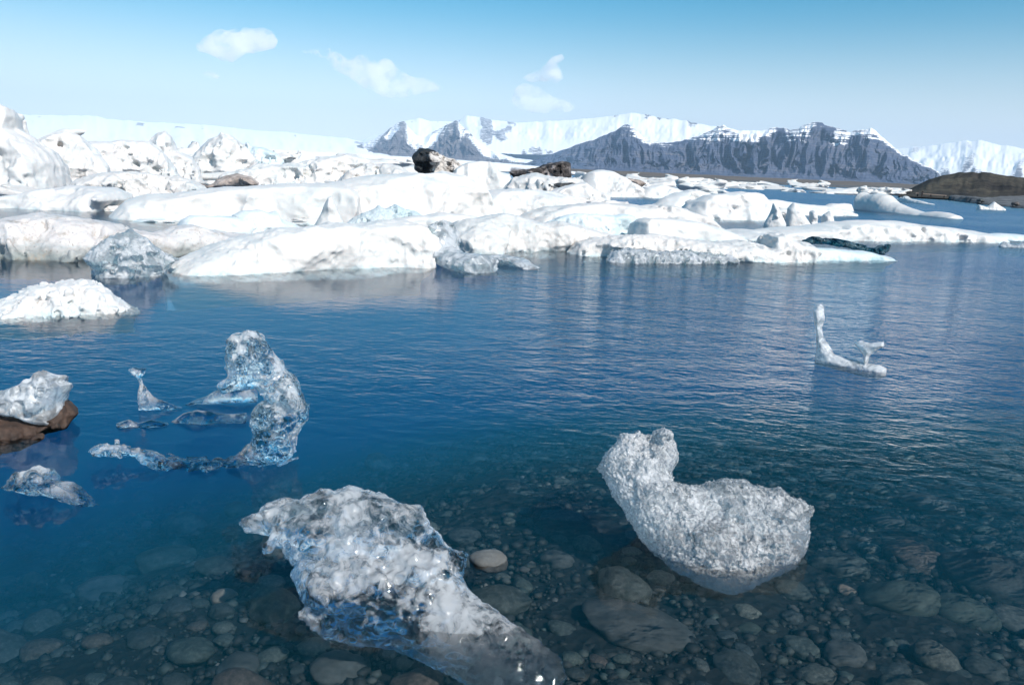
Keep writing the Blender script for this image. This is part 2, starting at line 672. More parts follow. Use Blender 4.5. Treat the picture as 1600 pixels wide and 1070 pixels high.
def az_to_px(th):
    """azimuth (clockwise from +Y) to picture column along the horizon"""
    t = np.tan(np.clip(th, -1.3, 1.3))
    return 800 + FPX * t * math.cos(R(PITCH)) / 1.0 * 1.02


def bed_height(X, Y):
    r = np.hypot(X, Y)
    th = np.arctan2(X, Y)
    rs = shore_dist(az_to_px(th))
    depth = 0.19 + 0.035 * np.maximum(r - 2.1, -1.0) + 0.22 * np.maximum(r - 4.9 - 0.6 * X, 0) - 0.10 * np.clip(X, -3, 0) - 0.03 * np.clip(X, 0, 0.8)
    depth = np.minimum(depth, 4.5)
    near = -depth
    land = 0.35 + 0.010 * np.minimum(r - rs, 400.0)
    k = sstep(-9.0, 1.5, r - rs)
    z = near * (1 - k) + land * k
    return np.where(r < 2.0, np.maximum(z, -0.14 + 0.12 * (2.0 - r)), z)


nr, nt = 230, 420
rr = 0.3 * (12500 / 0.3) ** (np.linspace(0, 1, nr) ** 1.0)
tt = np.concatenate([np.linspace(-math.pi, -0.9, 40, endpoint=False), np.linspace(-0.9, 0.9, nt - 80, endpoint=False), np.linspace(0.9, math.pi, 40, endpoint=False)])
RR, TT = np.meshgrid(rr, tt, indexing='ij')
X, Y = RR * np.sin(TT), RR * np.cos(TT)
Z = bed_height(X, Y)
P = np.stack([X.ravel(), Y.ravel(), np.zeros(X.size)], 1)
Z = Z + (0.02 * fbm(P * 2.5, 4)).reshape(Z.shape) * np.clip(RR, 0, 2) / 2 * (RR < 60)
Z = Z + np.where(Z > 0.1, (0.25 * fbm(P * 0.05, 4)).reshape(Z.shape), 0)
V = np.stack([X, Y, Z], -1).reshape(-1, 3)
ii, jj = np.meshgrid(np.arange(nr - 1), np.arange(nt), indexing='ij')
a = ii * nt + jj
b = ii * nt + (jj + 1) % nt
Fq = np.stack([a, b, b + nt, a + nt], -1).reshape(-1, 4)
t = NT("gravel_ground")
p = t.pos
zz = t.z(p)
v1 = t.n('ShaderNodeTexVoronoi')
t.t.links.new(p, v1.inputs['Vector'])
v1.inputs['Scale'].default_value = 16.0
n1 = t.noise(p, 1.1, 6, 0.6)
n2 = t.noise(p, 0.03, 5, 0.6)
stone_c = t.mix(t.math('MULTIPLY', v1.outputs['Color'], 0.6), (0.008, 0.009, 0.009), (0.028, 0.031, 0.03))
stone_c = t.mix(t.mapr(n1, 0.4, 0.65), stone_c, (0.012, 0.013, 0.013))
land_c = t.ramp(n2, [(0.3, (0.075, 0.07, 0.068)), (0.5, (0.14, 0.115, 0.095)), (0.7, (0.19, 0.155, 0.125))])
sh_c = t.mix(t.mapr(t.noise(p, 0.7, 5, 0.75), 0.4, 0.6), (0.05, 0.052, 0.055), (0.16, 0.16, 0.16))
land_c = t.mix(t.mapr(zz, 0.9, 1.6), sh_c, land_c)
c = t.mix(t.mapr(zz, -0.05, 0.1), stone_c, land_c)
bs = t.n('ShaderNodeBsdfPrincipled')
t.t.links.new(c, bs.inputs['Base Color'])
bs.inputs['Roughness'].default_value = 0.85
t.t.links.new(t.bump(v1.outputs['Distance'], 0.8, 0.03), bs.inputs['Normal'])
ground = link("ground", mesh_from("ground", V, Fq), t.surf(bs.outputs[0]))
tag(ground, kind='structure')

# ---- water: a closed body, clear at the surface, absorbing with depth
t = NT("lagoon_water")
p = t.pos
mp = t.n('ShaderNodeMapping')
t.t.links.new(p, mp.inputs['Vector'])
mp.inputs['Rotation'].default_value = (0, 0, R(28))
mp.inputs['Scale'].default_value = (0.65, 1.0, 1.0)
q = mp.outputs[0]
sx = t.n('ShaderNodeSeparateXYZ')
t.t.links.new(p, sx.inputs[0])
w1 = t.noise(q, 1.7, 3, 0.5, 0.3)
w2 = t.noise(q, 5.2, 3, 0.55, 0.5)
w3 = t.noise(q, 15.0, 3, 0.55, 0.4)
patch = t.noise(p, 0.12, 3, 0.5)
right = t.mapr(sx.outputs['X'], -1.5, 3.5, 0.42, 1.5)
rough_amt = t.math('MULTIPLY', right, t.mapr(patch, 0.3, 0.7, 0.6, 1.25))
rough_amt = t.math('MULTIPLY', rough_amt, t.mapr(sx.outputs['Y'], 3.4, 7.0, 0.05, 1.0))   # sheltered shallows
lee = t.math('MULTIPLY', t.mapr(sx.outputs['Y'], 6.0, 9.0), t.mapr(sx.outputs['X'], 1.0, -1.2))
lee = t.math('MULTIPLY', lee, t.mapr(sx.outputs['Y'], 40.0, 25.0))
rough_amt = t.math('MULTIPLY', rough_amt, t.math('SUBTRACT', 1.0, t.math('MULTIPLY', lee, 0.72)))   # calm in the lee of the shelf
h = t.math('ADD', t.math('MULTIPLY', w1, 0.6), t.math('ADD', t.math('MULTIPLY', w2, 0.50), t.math('MULTIPLY', w3, 0.22)))
h = t.math('MULTIPLY', h, rough_amt)
nrm = t.bump(h, 1.0, 0.075)
tr = t.n('ShaderNodeBsdfTransparent')
gl = t.n('ShaderNodeBsdfGlossy')
rdist = t.n('ShaderNodeVectorMath', operation='LENGTH')
t.t.links.new(p, rdist.inputs[0])
t.t.links.new(t.mapr(rdist.outputs['Value'], 7.0, 40.0, 0.03, 0.26), gl.inputs['Roughness'])   # unresolved chop further out
t.t.links.new(nrm, gl.inputs['Normal'])
fr = t.n('ShaderNodeFresnel')
fr.inputs['IOR'].default_value = 1.333
t.t.links.new(nrm, fr.inputs['Normal'])
ms = t.n('ShaderNodeMixShader')
t.t.links.new(fr.outputs[0], ms.inputs[0])
t.t.links.new(tr.outputs[0], ms.inputs[1])
t.t.links.new(gl.outputs[0], ms.inputs[2])
va = t.n('ShaderNodeVolumeAbsorption')
va.inputs['Color'].default_value = (0.15, 0.66, 0.93, 1)
va.inputs['Density'].default_value = 0.55
vsct = t.n('ShaderNodeVolumeScatter')      # rock flour in the meltwater
vsct.inputs['Color'].default_value = (0.09, 0.72, 0.86, 1)
vsct.inputs['Density'].default_value = 0.135
vadd = t.n('ShaderNodeAddShader')
t.t.links.new(va.outputs[0], vadd.inputs[0])
t.t.links.new(vsct.outputs[0], vadd.inputs[1])
t.t.links.new(vadd.outputs[0], t.out.inputs['Volume'])
WATER = t.surf(ms.outputs[0])
bm = bmesh.new()
bmesh.ops.create_cube(bm, size=1.0, matrix=Matrix.Translation((0, 400, -4.0)) @ Matrix.Diagonal((2400, 1600, 8.0, 1)))
wme = bpy.data.meshes.new("water")
bm.to_mesh(wme)
bm.free()
water = link("water", wme, WATER)
tag(water, kind='structure')

# ---- mountains


def ridge_terrain(name, sky_pts, d0, d1, mat, nu=420, nv=70, base_z=0.0, prof=None, gully=0.0, gfreq=30.0, zn=0.0, zf=0.01,
                  snow=None, back=0.0, seed=0.0, rough_amp=0.06, terr=0.0):
    """terrain between a foot line at distance d0 and a crest at distance d1 whose skyline is given by picture points"""
    sp = np.array(pts(sky_pts))
    xs = np.linspace(sp[0, 0], sp[-1, 0], nu)
    ys = np.interp(xs, sp[:, 0], sp[:, 1])
    crest = np.array([at_dist(x, y, d1) for x, y in zip(xs, ys)])
    dirs = crest[:, :2] / np.linalg.norm(crest[:, :2], axis=1)[:, None]
    vv = np.linspace(0, 1, nv)
    H = crest[:, 2] - base_z
    # jagged crest
    cp = np.stack([xs * 0.11 + seed, np.zeros(nu) + seed, np.zeros(nu)], 1)
    H = H * (1 + zn * fbm(cp, 4))
    pr = np.interp(vv, *prof) if prof is not None else vv
    if terr:
        pass
    Q = np.stack([np.repeat(xs[:, None], nv, 1) / 100.0, np.repeat(vv[None], nu, 0), np.zeros((nu, nv))], -1).reshape(-1, 3)
    gl_ = fbm(np.stack([Q[:, 0] * gfreq + 0.25 * fbm(Q * 6 + seed, 2), Q[:, 1] * 0.9, Q[:, 2] + seed], 1), 4, 0.55, True).reshape(nu, nv)
    bell = np.sin(np.clip(vv, 0, 1) * math.pi) ** 0.7 * sstep(0.05, 0.55, vv) * (0.25 + 0.75 * sstep(1.0, 0.82, vv))
    dd = d0 + (d1 - d0) * vv[None] + gully * gl_ * bell[None] * (d1 - d0)
    rough = fbm(Q * np.array([zf * 100, zf * 40, 1]) + seed, 5).reshape(nu, nv)
    ha = H[:, None] * pr[None] / H.max()
    if terr:      # level rock benches
        ha = ha + terr * np.sin((ha + 0.012 * rough) * 2 * math.pi * 11) * sstep(0.25, 0.4, pr)[None] * sstep(1.0, 0.93, pr)[None]
    zz = base_z + H.max() * ha + H[:, None] * rough_amp * rough * bell[None]
    V = np.stack([dirs[:, 0, None] * dd, dirs[:, 1, None] * dd, zz], -1)
    if back > 0:     # far side falls away behind the crest
        bk = V[:, -1:].copy()
        bk[:, :, :2] *= (d1 + back) / d1
        bk[:, :, 2] = base_z - 5
        V = np.concatenate([V, bk], 1)
        nv2 = nv + 1
    else:
        nv2 = nv
    ii, jj = np.meshgrid(np.arange(nu - 1), np.arange(nv2 - 1), indexing='ij')
    a = ii * nv2 + jj
    f = np.stack([a, a + nv2, a + nv2 + 1, a + 1], -1).reshape(-1, 4)
    me = mesh_from(name, V.reshape(-1, 3), f)
    if snow is not None:
        ext = (lambda q: np.concatenate([q, q[:, -1:]], 1)) if nv2 > nv else (lambda q: q)
        s = snow(np.repeat(xs[:, None], nv2, 1), ext(np.repeat(pr[None], nu, 0)), ext(gl_), ext(rough), ext(ha))
        attr(me, "snow", s.ravel())
    ob = link(name, me, mat)
    tag(ob, kind='structure')
    return ob


def mountain_mat(name, c0, c1, c2, noise=0.004, strata=0.02, snow_c=(0.88, 0.88, 0.88)):
    t = NT(name)
    p = t.pos
    m = t.n('ShaderNodeMapping')
    t.t.links.new(p, m.inputs['Vector'])
    m.inputs['Scale'].default_value = (1, 1, 5)
    n1 = t.noise(m.outputs[0], noise, 7, 0.68)
    st = t.n('ShaderNodeTexWave', wave_type='BANDS', bands_direction='Z')
    t.t.links.new(p, st.inputs['Vector'])
    st.inputs['Scale'].default_value = strata
    st.inputs['Distortion'].default_value = 3.0
    st.inputs['Detail'].default_value = 4.0
    st.inputs['Detail Scale'].default_value = 0.02 / max(strata, 1e-4) * 0.3
    c = t.ramp(n1, [(0.32, c0), (0.5, c1), (0.7, c2)])
    c = t.mix(t.math('MULTIPLY', st.outputs['Fac'], 0.6), c, c0)
    at = t.n('ShaderNodeAttribute', attribute_name="snow")
    n2 = t.noise(m.outputs[0], noise * 5, 6, 0.75)
    s = t.math('ADD', at.outputs['Fac'], t.math('MULTIPLY', t.math('SUBTRACT', n2, 0.5), 1.2))
    s = t.math('ADD', s, t.math('MULTIPLY', t.math('SUBTRACT', st.outputs['Fac'], 0.5), 0.22))
    c = t.mix(t.mapr(s, 0.42, 0.60), c, snow_c)
    b = t.n('ShaderNodeBsdfPrincipled')
    t.t.links.new(c, b.inputs['Base Color'])
    b.inputs['Roughness'].default_value = 0.9
    b.inputs['Specular IOR Level'].default_value = 0.1
    bp = t.n('ShaderNodeBump')
    bp.inputs['Distance'].default_value = 25.0
    t.t.links.new(t.mapr(s, 0.4, 0.7, 0.6, 0.06), bp.inputs['Strength'])
    t.t.links.new(n2, bp.inputs['Height'])
    t.t.links.new(bp.outputs[0], b.inputs['Normal'])
    return t.surf(b.outputs[0])


BASALT = mountain_mat("basalt_with_snow", (0.055, 0.072, 0.125), (0.115, 0.132, 0.190), (0.215, 0.195, 0.195))  # blue of the distant haze is painted into the rock colours
SCREE = mountain_mat("pale_scree_with_snow", (0.11, 0.105, 0.12), (0.18, 0.165, 0.17), (0.27, 0.245, 0.235))
SNOWFIELD = mountain_mat("snow_with_rock_specks", (0.12, 0.12, 0.14), (0.2, 0.19, 0.2), (0.3, 0.28, 0.28))

CLIFF = ([0, 0.25, 0.5, 0.62, 0.7, 0.8, 0.86, 0.94, 1.0], [0, 0.10, 0.30, 0.46, 0.60, 0.72, 0.84, 0.93, 1.0])

# snowfield behind everything, with the skyline of the high plateau
ridge_terrain("snow_plateau", "520,243 560,222 600,206 628,190 655,185 672,190 690,190 712,190 730,181 752,183 770,188 810,192 850,190 900,187 950,182 975,178 985,176 1000,177 1030,184 1060,187 1100,195 1140,202 1200,212 1330,225",
              7200, 9300, SNOWFIELD, nu=500, nv=50, prof=([0, 1], [0.25, 1]), zn=0.006, zf=0.05, rough_amp=0.02, back=1500, seed=3.0,
              snow=lambda x, h, g, r, ha: 0.98 - 0.55 * sstep(0.9, 1.6, r) - 0.5 * sstep(0.93, 1.0, h) * sstep(985, 1010, x) * sstep(0.1, 0.9, r))
# twin-peaked scree mountain on the left
ridge_terrain("scree_mountain", "528,240 545,232 570,224 590,213 605,205 620,193 632,189 640,199 650,211 662,215 676,207 690,200 704,193 713,188 722,197 735,208 748,222 762,232 785,241 805,247 830,250 850,256 900,262 1000,275",
              5200, 6900, SCREE, nu=460, nv=90, prof=([0, 0.3, 0.65, 1], [0, 0.2, 0.56, 1]), gully=0.07, gfreq=5.0, zn=0.012, zf=0.12, back=900, seed=8.0,
              snow=lambda x, h, g, r, ha: 0.06 + 0.52 * sstep(0.2, 0.85, h) * (0.6 + 0.5 * sstep(-0.3, 0.4, g)) + 0.5 * sstep(632, 640, x) * sstep(690, 660, x) * sstep(0.35, 0.7, h) + 0.4 * sstep(735, 760, x) * sstep(0.35, 0.75, h))
# the long basalt cliff


def cliff_snow(x, h, g, r, ha):
    ledge = sstep(0.2, 0.9, np.sin((ha + 0.012 * r) * 2 * math.pi * 11 + 1.4))
    pat = fbm(np.stack([x.ravel() * 0.035, ha.ravel() * 6, np.zeros(x.size)], 1), 3).reshape(x.shape)
    s = 0.05 + 0.38 * ledge * sstep(0.44, 0.74, ha + 0.06 * pat) * (0.6 + 0.5 * sstep(-0.5, 0.5, r - 0.6 * g + 0.6 * pat))
    s = s + 0.10 * sstep(0.5, 0.8, ha) + 0.36 * sstep(0.58, 0.88, ha + 0.10 * pat) * sstep(-0.6, 0.4, pat - 0.5 * g)
    s = s + 0.50 * sstep(1095, 1010, x) * sstep(0.70, 0.90, h + 0.05 * r) * sstep(985, 1000, x)
    s = s + 0.30 * sstep(1125, 1150, x) * sstep(1215, 1180, x) * sstep(0.50, 0.72, ha)
    s = s + 0.55 * sstep(1350, 1370, x) * sstep(0.86, 0.97, h)
    s = s * np.where(x < 985, 0.55, 1.0)
    return s


ridge_terrain("basalt_mountain", "805,262 830,252 850,245 880,234 910,224 940,214 958,207 970,198 980,194 990,199 1004,213 1020,222 1040,224 1060,221 1075,218 1095,211 1112,203 1122,196 1130,194 1140,200 1155,204 1175,204 1190,205 1203,200 1212,198 1222,200 1235,203 1248,200 1256,196 1264,192 1285,191 1292,195 1305,200 1318,204 1330,206 1340,204 1360,201 1372,208 1385,220 1395,228 1410,240 1430,251 1450,260 1466,268 1472,277 1480,290",
              4600, 5900, BASALT, nu=760, nv=150, prof=CLIFF, gully=0.12, gfreq=4.2, zn=0.012, zf=0.14, rough_amp=0.035, terr=0.006, back=700, seed=1.0, snow=cliff_snow)
# far snow mountains on the right
ridge_terrain("snow_mountain", "1330,235 1370,218 1400,232 1440,229 1480,223 1510,221 1530,219 1545,222 1570,228 1600,233 1700,250 1850,262",
              8200, 10500, SNOWFIELD, nu=300, nv=60, prof=([0, 0.3, 1], [0.02, 0.3, 1]), zn=0.01, zf=0.06, rough_amp=0.03, back=1500, seed=12.0,
              snow=lambda x, h, g, r, ha: 0.95 - 0.62 * sstep(0.5, 0.2, h) * sstep(-0.5, 0.6, r) - 0.4 * sstep(0.7, 1.5, r))
# the ice cap on the left and its tongue
ridge_terrain("glacier", "-400,172 -200,172 0,177 60,180 150,181 165,186 250,192 320,195 400,204 450,207 500,212 540,216 570,222 640,240 720,262",
              1500, 9800, SNOWFIELD, nu=400, nv=80, prof=([0, 0.2, 0.55, 1], [0.0, 0.04, 0.35, 1]), zn=0.006, zf=0.05, rough_amp=0.015, back=1500, seed=20.0,
              snow=lambda x, h, g, r, ha: 0.97 - 0.5 * sstep(0.62, 0.7, h) * sstep(0.95, 0.85, h) * sstep(0.75, 1.2, r))
ridge_terrain("glacier_tongue", "-300,222 0,226 300,232 420,233 540,239 600,243 700,249 800,256 880,264 960,272",
              422, 4300, SNOWFIELD, nu=260, nv=60, base_z=0.3, prof=([0, 0.002, 1], [0.0, 0.12, 1]), zn=0.01, zf=0.05, rough_amp=0.02, back=500, seed=30.0,
              snow=lambda x, h, g, r, ha: 1.0 - 0.4 * sstep(1.0, 1.6, r))

# dark hill on the far shore
HILL = rock_mat("dark_moraine", (0.022, 0.021, 0.023), (0.062, 0.056, 0.046), (0.13, 0.115, 0.085), 0.16, rough=0.95, bump=0.7, bd=1.0, spec=0.1)
ridge_terrain("hill", "1404,304 1415,300 1430,291 1450,281 1475,274 1500,270 1520,269 1545,270 1570,274 1600,278 1660,284 1760,292 1900,300",
              150, 215, HILL, nu=200, nv=50, base_z=0.2, prof=([0, 0.12, 0.3, 0.55, 0.8, 1], [0, 0.06, 0.16, 0.62, 0.93, 1]), gully=0.012, gfreq=5.0, zn=0.015, zf=0.10, rough_amp=0.025, back=90, seed=5.0)

# ================================================================== THINGS: pack ice, hand placed
def ice(poly, base, T, label, mat=ICE_WHITE, name="ice_floe", cat="ice floe", group=None, **kw):
    kw.setdefault('top', True)
    if kw['top'] and name in ('ice_floe', 'iceberg'):
        kw.setdefault('cuts', 7 if T > 0.7 else 3)
        kw.setdefault('crease', 0.05)
        kw.setdefault('cfreq', 1.6)
    ob = carved(name, poly, base, T, mat, **kw)
    tag(ob, label, cat, group)
    return ob


G1 = "floes along the front edge of the pack ice"
G2 = "floes packed behind the front edge"
G3 = "icebergs heaped far back on the left"

ice("-60,500 -40,482 0,474 25,462 50,452 88,446 115,440 150,442 165,452 180,463 195,472 215,484 207,492", ((-20, 506), (200, 492)), 0.75,
    "low white ice floe alone in the water at the left edge, before the pack", px=1.6, amp=0.05, freq=3.0, grain=0.025, gfreq=14, crease=0.03, cfreq=4, bot=1)
ice("256,437 268,420 290,405 320,395 345,385 380,375 410,366 440,360 480,352 520,348 560,350 600,346 640,345 656,352 662,375 655,405", ((258, 441), (640, 424)), 1.15,
    "largest front floe, long white ramp rising to the right with a shaded hollow", ICE_SMOOTH, group=G1, px=1.6, amp=0.09, freq=1.4,
    carve=[(475, 424, 0.8, 0.30, 0.7, -0.9), (590, 420, 0.5, 0.25, 0.5, -1.0)], grain=0.012, gfreq=10, lean=0.1)
ice("636,408 645,385 655,368 675,352 695,343 699,365 703,385 720,395 755,398 761,412 757,432 730,428 690,412", ((640, 412), (757, 434)), 0.4,
    "grey-green translucent ice block with a raised horn, right of the largest front floe", ICE_CHUNK, name="ice_block", cat="ice block", group=G1, top=False, px=1.3, amp=0.05, freq=4, crease=0.04, cfreq=5,
    carve=[(653, 392, 0.10, 0.06, 0.2, -0.8)])
ice("133,405 148,390 165,375 185,366 205,364 225,372 240,385 258,395 274,403 262,412 245,434 220,440 160,444 145,440 150,420 137,412", ((145, 438), (262, 432)), 0.42,
    "glassy grey ice chunk with sparkling facets, left of the largest front floe", ICE_CHUNK, name="ice_block", cat="ice block", group=G1, top=False, px=1.2, amp=0.06, freq=4, crease=0.06, cfreq=6, grain=0.02, gfreq=16)
ice("-90,350 0,343 30,338 60,335 90,338 140,345 175,352 188,362 188,400", ((-60, 404), (150, 410)), 1.3,
    "long low floe at the left edge with a band of dark ash along its waterline", ICE_DIRTY, group=G1, px=1.8, amp=0.07, freq=2.2, grain=0.012, gfreq=9)
ice("125,378 145,366 160,362 200,358 240,364 270,354 300,352 330,360 355,364 385,368 385,390", ((150, 404), (330, 402)), 0.8,
    "pinkish ash-speckled floe behind the glassy chunk, tucked beside the largest front floe", ICE_DIRTY, group=G1, px=1.7, amp=0.07, freq=2.2, grain=0.012, gfreq=9)
ice("-90,300 0,308 40,302 70,295 100,290 130,291 165,293 185,300 192,312 180,325", ((-60, 326), (175, 335)), 2.0,
    "low rounded white floe at the left edge, seen above a strip of blue water", group=G2, amp=0.12, freq=1.0)
ice("170,338 195,314 230,304 270,301 310,297 350,293 400,290 450,288 500,287 535,286 555,300 560,335", ((180, 346), (560, 352)), 1.9,
    "broad smooth white floe left of centre, behind the largest front floe", ICE_SMOOTH, group=G2, amp=0.10, freq=0.8)
ice("270,362 285,345 300,338 340,336 390,338 396,352 394,368", ((280, 374), (392, 372)), 0.6,
    "flat pale blue slab lying low between the speckled floe and the broad smooth floe", ICE_BLUE, group=G2, amp=0.04, freq=2.0)
ice("360,350 366,336 380,330 405,328 420,333 432,330 436,342 452,347 470,354 470,366", ((365, 372), (462, 370)), 0.5,
    "small bluish floe with a notched top, just behind the crest of the largest front floe", ICE_BLUE, group=G2, amp=0.06, freq=2.5, px=1.5, carve=[(368, 342, 0.12, 0.10, 0.3, -1)])
ice("488,358 500,335 507,320 513,308 519,308 524,320 531,335 542,358", ((490, 364), (540, 366)), 0.28,
    "narrow white ice spike standing like a shark fin above the largest front floe", ICE_SMOOTH, name="ice_spike", cat="ice spike", px=1.2, amp=0.03, freq=3)
ice("425,335 470,304 510,287 560,277 600,273 625,271 640,268 680,270 708,273 726,281 735,290 745,301 752,320 750,345", ((450, 352), (748, 350)), 2.3,
    "large rounded berg in the centre with a rough blue hollow in its face", ICE_SMOOTH, name="iceberg", cat="iceberg", group=G2, amp=0.14, freq=0.8)
ice("538,352 552,342 566,333 578,330 592,322 604,325 618,319 634,327 648,330 662,340 668,352", ((545, 362), (664, 363)), 0.45,
    "patch of rough pale blue ice rubble filling the hollow of the large rounded berg", pack_ice("rough_blue_ice", white=(0.56, 0.62, 0.64), blue=0.4, bump=0.8), name="ice_rubble", cat="ice rubble", px=1.2, amp=0.08, freq=4, crease=0.05, cfreq=6, zb=0.1)
ice("560,356 600,346 640,337 690,333 740,336 765,346 770,362", ((590, 372), (765, 372)), 0.8,
    "white shelf of ice between the large rounded berg and the translucent horned block", ICE_SMOOTH, group=G2, amp=0.06, freq=1.6)
ice("690,362 720,347 760,340 790,335 815,340 830,346 850,350 870,346 900,352 940,364 975,372 990,388", ((700, 398), (965, 394)), 0.95,
    "cream front floe with bumpy top, just right of the translucent horned block", ICE_WARM, group=G1, px=1.7, amp=0.12, freq=1.8, grain=0.012, gfreq=9)
ice("758,402 772,398 790,399 812,404 833,417 840,423 800,416 763,411", ((762, 412), (838, 424)), 0.25,
    "small grey wedge of ice awash in front of the cream front floe", ICE_CHUNK, name="ice_block", cat="ice block", top=False, px=1.1, amp=0.03, freq=4, crease=0.02)
ice("888,396 905,380 940,371 980,366 1020,368 1060,372 1100,376 1130,378 1160,376 1180,379 1193,382 1200,366 1215,363 1232,374 1262,382 1273,390 1262,404", ((895, 402), (1262, 412)), 0.85,
    "long right-hand front floe with a melted glassy edge and lumpy right end", ICE_WARM, group=G1, px=1.6, amp=0.09, freq=2.2, grain=0.012, gfreq=9, crease=0.05, cfreq=4,
    carve=[(925, 398, 0.5, 0.16, 0.5, -0.9)])
ice("950,408 962,394 985,388 1010,391 1040,394 1075,392 1110,396 1140,399 1150,408", ((950, 412), (1150, 412)), 0.35,
    "strip of clear sparkling ice along the foot of the long right-hand front floe", ICE_CHUNK, name="ice_block", cat="ice block", px=1.2, amp=0.04, freq=5, crease=0.06, cfreq=6, grain=0.02, gfreq=18)
ice("1232,400 1260,388 1300,388 1350,393 1384,400 1384,404", ((1236, 410), (1372, 408)), 0.5,
    "thin pale shelf of ice under the dark jagged ridge", ICE_BLUE, group=G1, px=1.5, amp=0.04, freq=2.5)
ice("1255,376 1270,369 1290,371 1310,373 1330,379 1350,382 1368,387 1376,383 1389,381 1386,393 1375,399 1350,394 1320,387 1290,382 1262,382", ((1260, 396), (1388, 398)), 0.16,
    "dark blue-green jagged ridge of clear ice with an upturned tip, right of the pack", clear_ice("dark_clear_ice", clear=0.85, scale=4, white=(0.25, 0.36, 0.40), tint=(0.18, 0.42, 0.48), rough=0.1), name="ice_ridge", cat="ice ridge", top=False, px=1.0, amp=0.05, freq=6, crease=0.03)
ice("992,366 1000,346 1010,340 1040,342 1080,345 1110,352 1130,358 1155,370", ((998, 378), (1150, 378)), 0.75,
    "thick bright white slab with a steep blue left end, behind the long right-hand front floe", ICE_SMOOTH, group=G2, amp=0.05, freq=1.6)
ice("845,352 880,337 900,334 950,336 990,338 998,350 998,366", ((860, 368), (998, 370)), 0.5,
    "weathered blue-grey slab against the steep end of the bright white slab", ICE_BLUE, group=G2, px=1.6, amp=0.10, freq=2.5, crease=0.05)
ice("1120,362 1200,358 1250,355 1300,350 1330,345 1400,346 1450,352 1500,358 1530,364 1544,374", ((1140, 378), (1540, 380)), 1.5,
    "long flat tongue of white ice reaching out to the right over open water", ICE_SMOOTH, group=G2, amp=0.07, freq=1.0, rnd=0.9)
ice("1394,370 1418,361 1440,355 1456,358 1464,370", ((1398, 374), (1464, 375)), 0.5,
    "small white mound on the middle of the long flat tongue of ice", ICE_SMOOTH, name="ice_mound", cat="ice mound", amp=0.05, px=1.4)
ice("1500,368 1560,365 1620,368 1700,370 1760,376", ((1510, 375), (1740, 384)), 0.6,
    "thin slushy strip of ice at the right edge, beyond the tip of the long tongue", ICE_BLUE, group=G2, amp=0.04, freq=1.2)
for prof_, lab in (("1194,350 1203,332 1208,317 1216,322 1222,336 1229,350", "leftmost of four ice pillars near the pack's right end, slim with a bent top"),
                   ("1226,350 1230,326 1240,317 1248,321 1257,336 1266,350", "broadest of four ice pillars near the pack's right end, like a tooth"),
                   ("1262,350 1264,331 1270,328 1275,331 1277,350", "short square stump third of four ice pillars, before blue water"),
                   ("1282,352 1286,336 1296,330 1301,336 1303,352", "rightmost of four ice pillars, short and knobbly, before blue water")):
    x0 = pts(prof_)[0][0]
    ice(prof_, ((x0, 356), (x0 + 40, 358)), 0.35, lab, name="ice_pillar", cat="ice pillar", group="ice pillars near the right end of the pack", px=1.1, amp=0.08, freq=2.0)
ice("1072,338 1090,314 1106,304 1140,302 1160,300 1185,304 1196,318 1203,342", ((1080, 344), (1198, 346)), 1.6,
    "rounded white berg left of the ice pillars, with a blue pool at its left foot", name="iceberg", cat="iceberg", group=G2, amp=0.16, freq=1.0)
ice("800,350 826,332 860,323 900,320 940,316 1000,322 1040,318 1060,323 1090,336 1110,352", ((830, 354), (1095, 358)), 1.4,
    "wide pale floe right of centre, in front of the blue pool", ICE_WARM, group=G2, amp=0.13, freq=1.0)
ice("712,342 738,311 770,299 800,294 850,297 872,303 884,314 880,332", ((725, 348), (872, 346)), 1.8,
    "humped white floe just right of the large rounded berg", group=G2, amp=0.16, freq=0.9)
ice("1120,330 1145,318 1180,312 1210,312 1250,318 1290,322 1318,328 1320,334", ((1130, 334), (1318, 338)), 1.5,
    "low white floe behind the ice pillars, its right tip in open blue water", ICE_SMOOTH, group=G2, amp=0.08, freq=1.0)
ice("1280,328 1300,318 1325,318 1328,326", ((1284, 330), (1328, 331)), 0.6,
    "small flat floe in open water right of the ice pillars", group=G2, amp=0.05)
ice("700,284 712,263 730,254 750,252 766,253 776,260 781,268 795,272 803,286 802,302", ((706, 302), (800, 306)), 2.4,
    "smooth egg-like white berg right of the black dirt-covered berg", ICE_SMOOTH, name="iceberg", cat="iceberg", group=G2, amp=0.12, freq=0.6, px=1.4)
ice("838,316 860,299 895,288 915,285 935,297 951,304 951,318", ((845, 318), (950, 322)), 1.4,
    "blunt white berg below the low black and white berg", name="iceberg", cat="iceberg", group=G2, amp=0.18, freq=0.9, px=1.5)
ice("912,296 925,270 936,266 950,267 970,275 985,285 1002,297 1002,306", ((920, 308), (1000, 309)), 1.6,
    "boulder-shaped white berg on the left bank of the blue pool", name="iceberg", cat="iceberg", group=G2, amp=0.18, freq=0.8, px=1.4)
ice("998,306 1010,293 1035,289 1055,294 1066,306", ((1002, 309), (1064, 311)), 1.2,
    "small white berg with a blue cleft behind the blue pool", ICE_WHITE, name="iceberg", cat="iceberg", group=G2, amp=0.15, px=1.4)
ice("1018,334 1040,312 1060,301 1085,296 1102,301 1106,322", ((1030, 332), (1102, 332)), 1.2,
    "white floe on the right bank of the blue pool", group=G2, amp=0.12, freq=1.2, px=1.5)
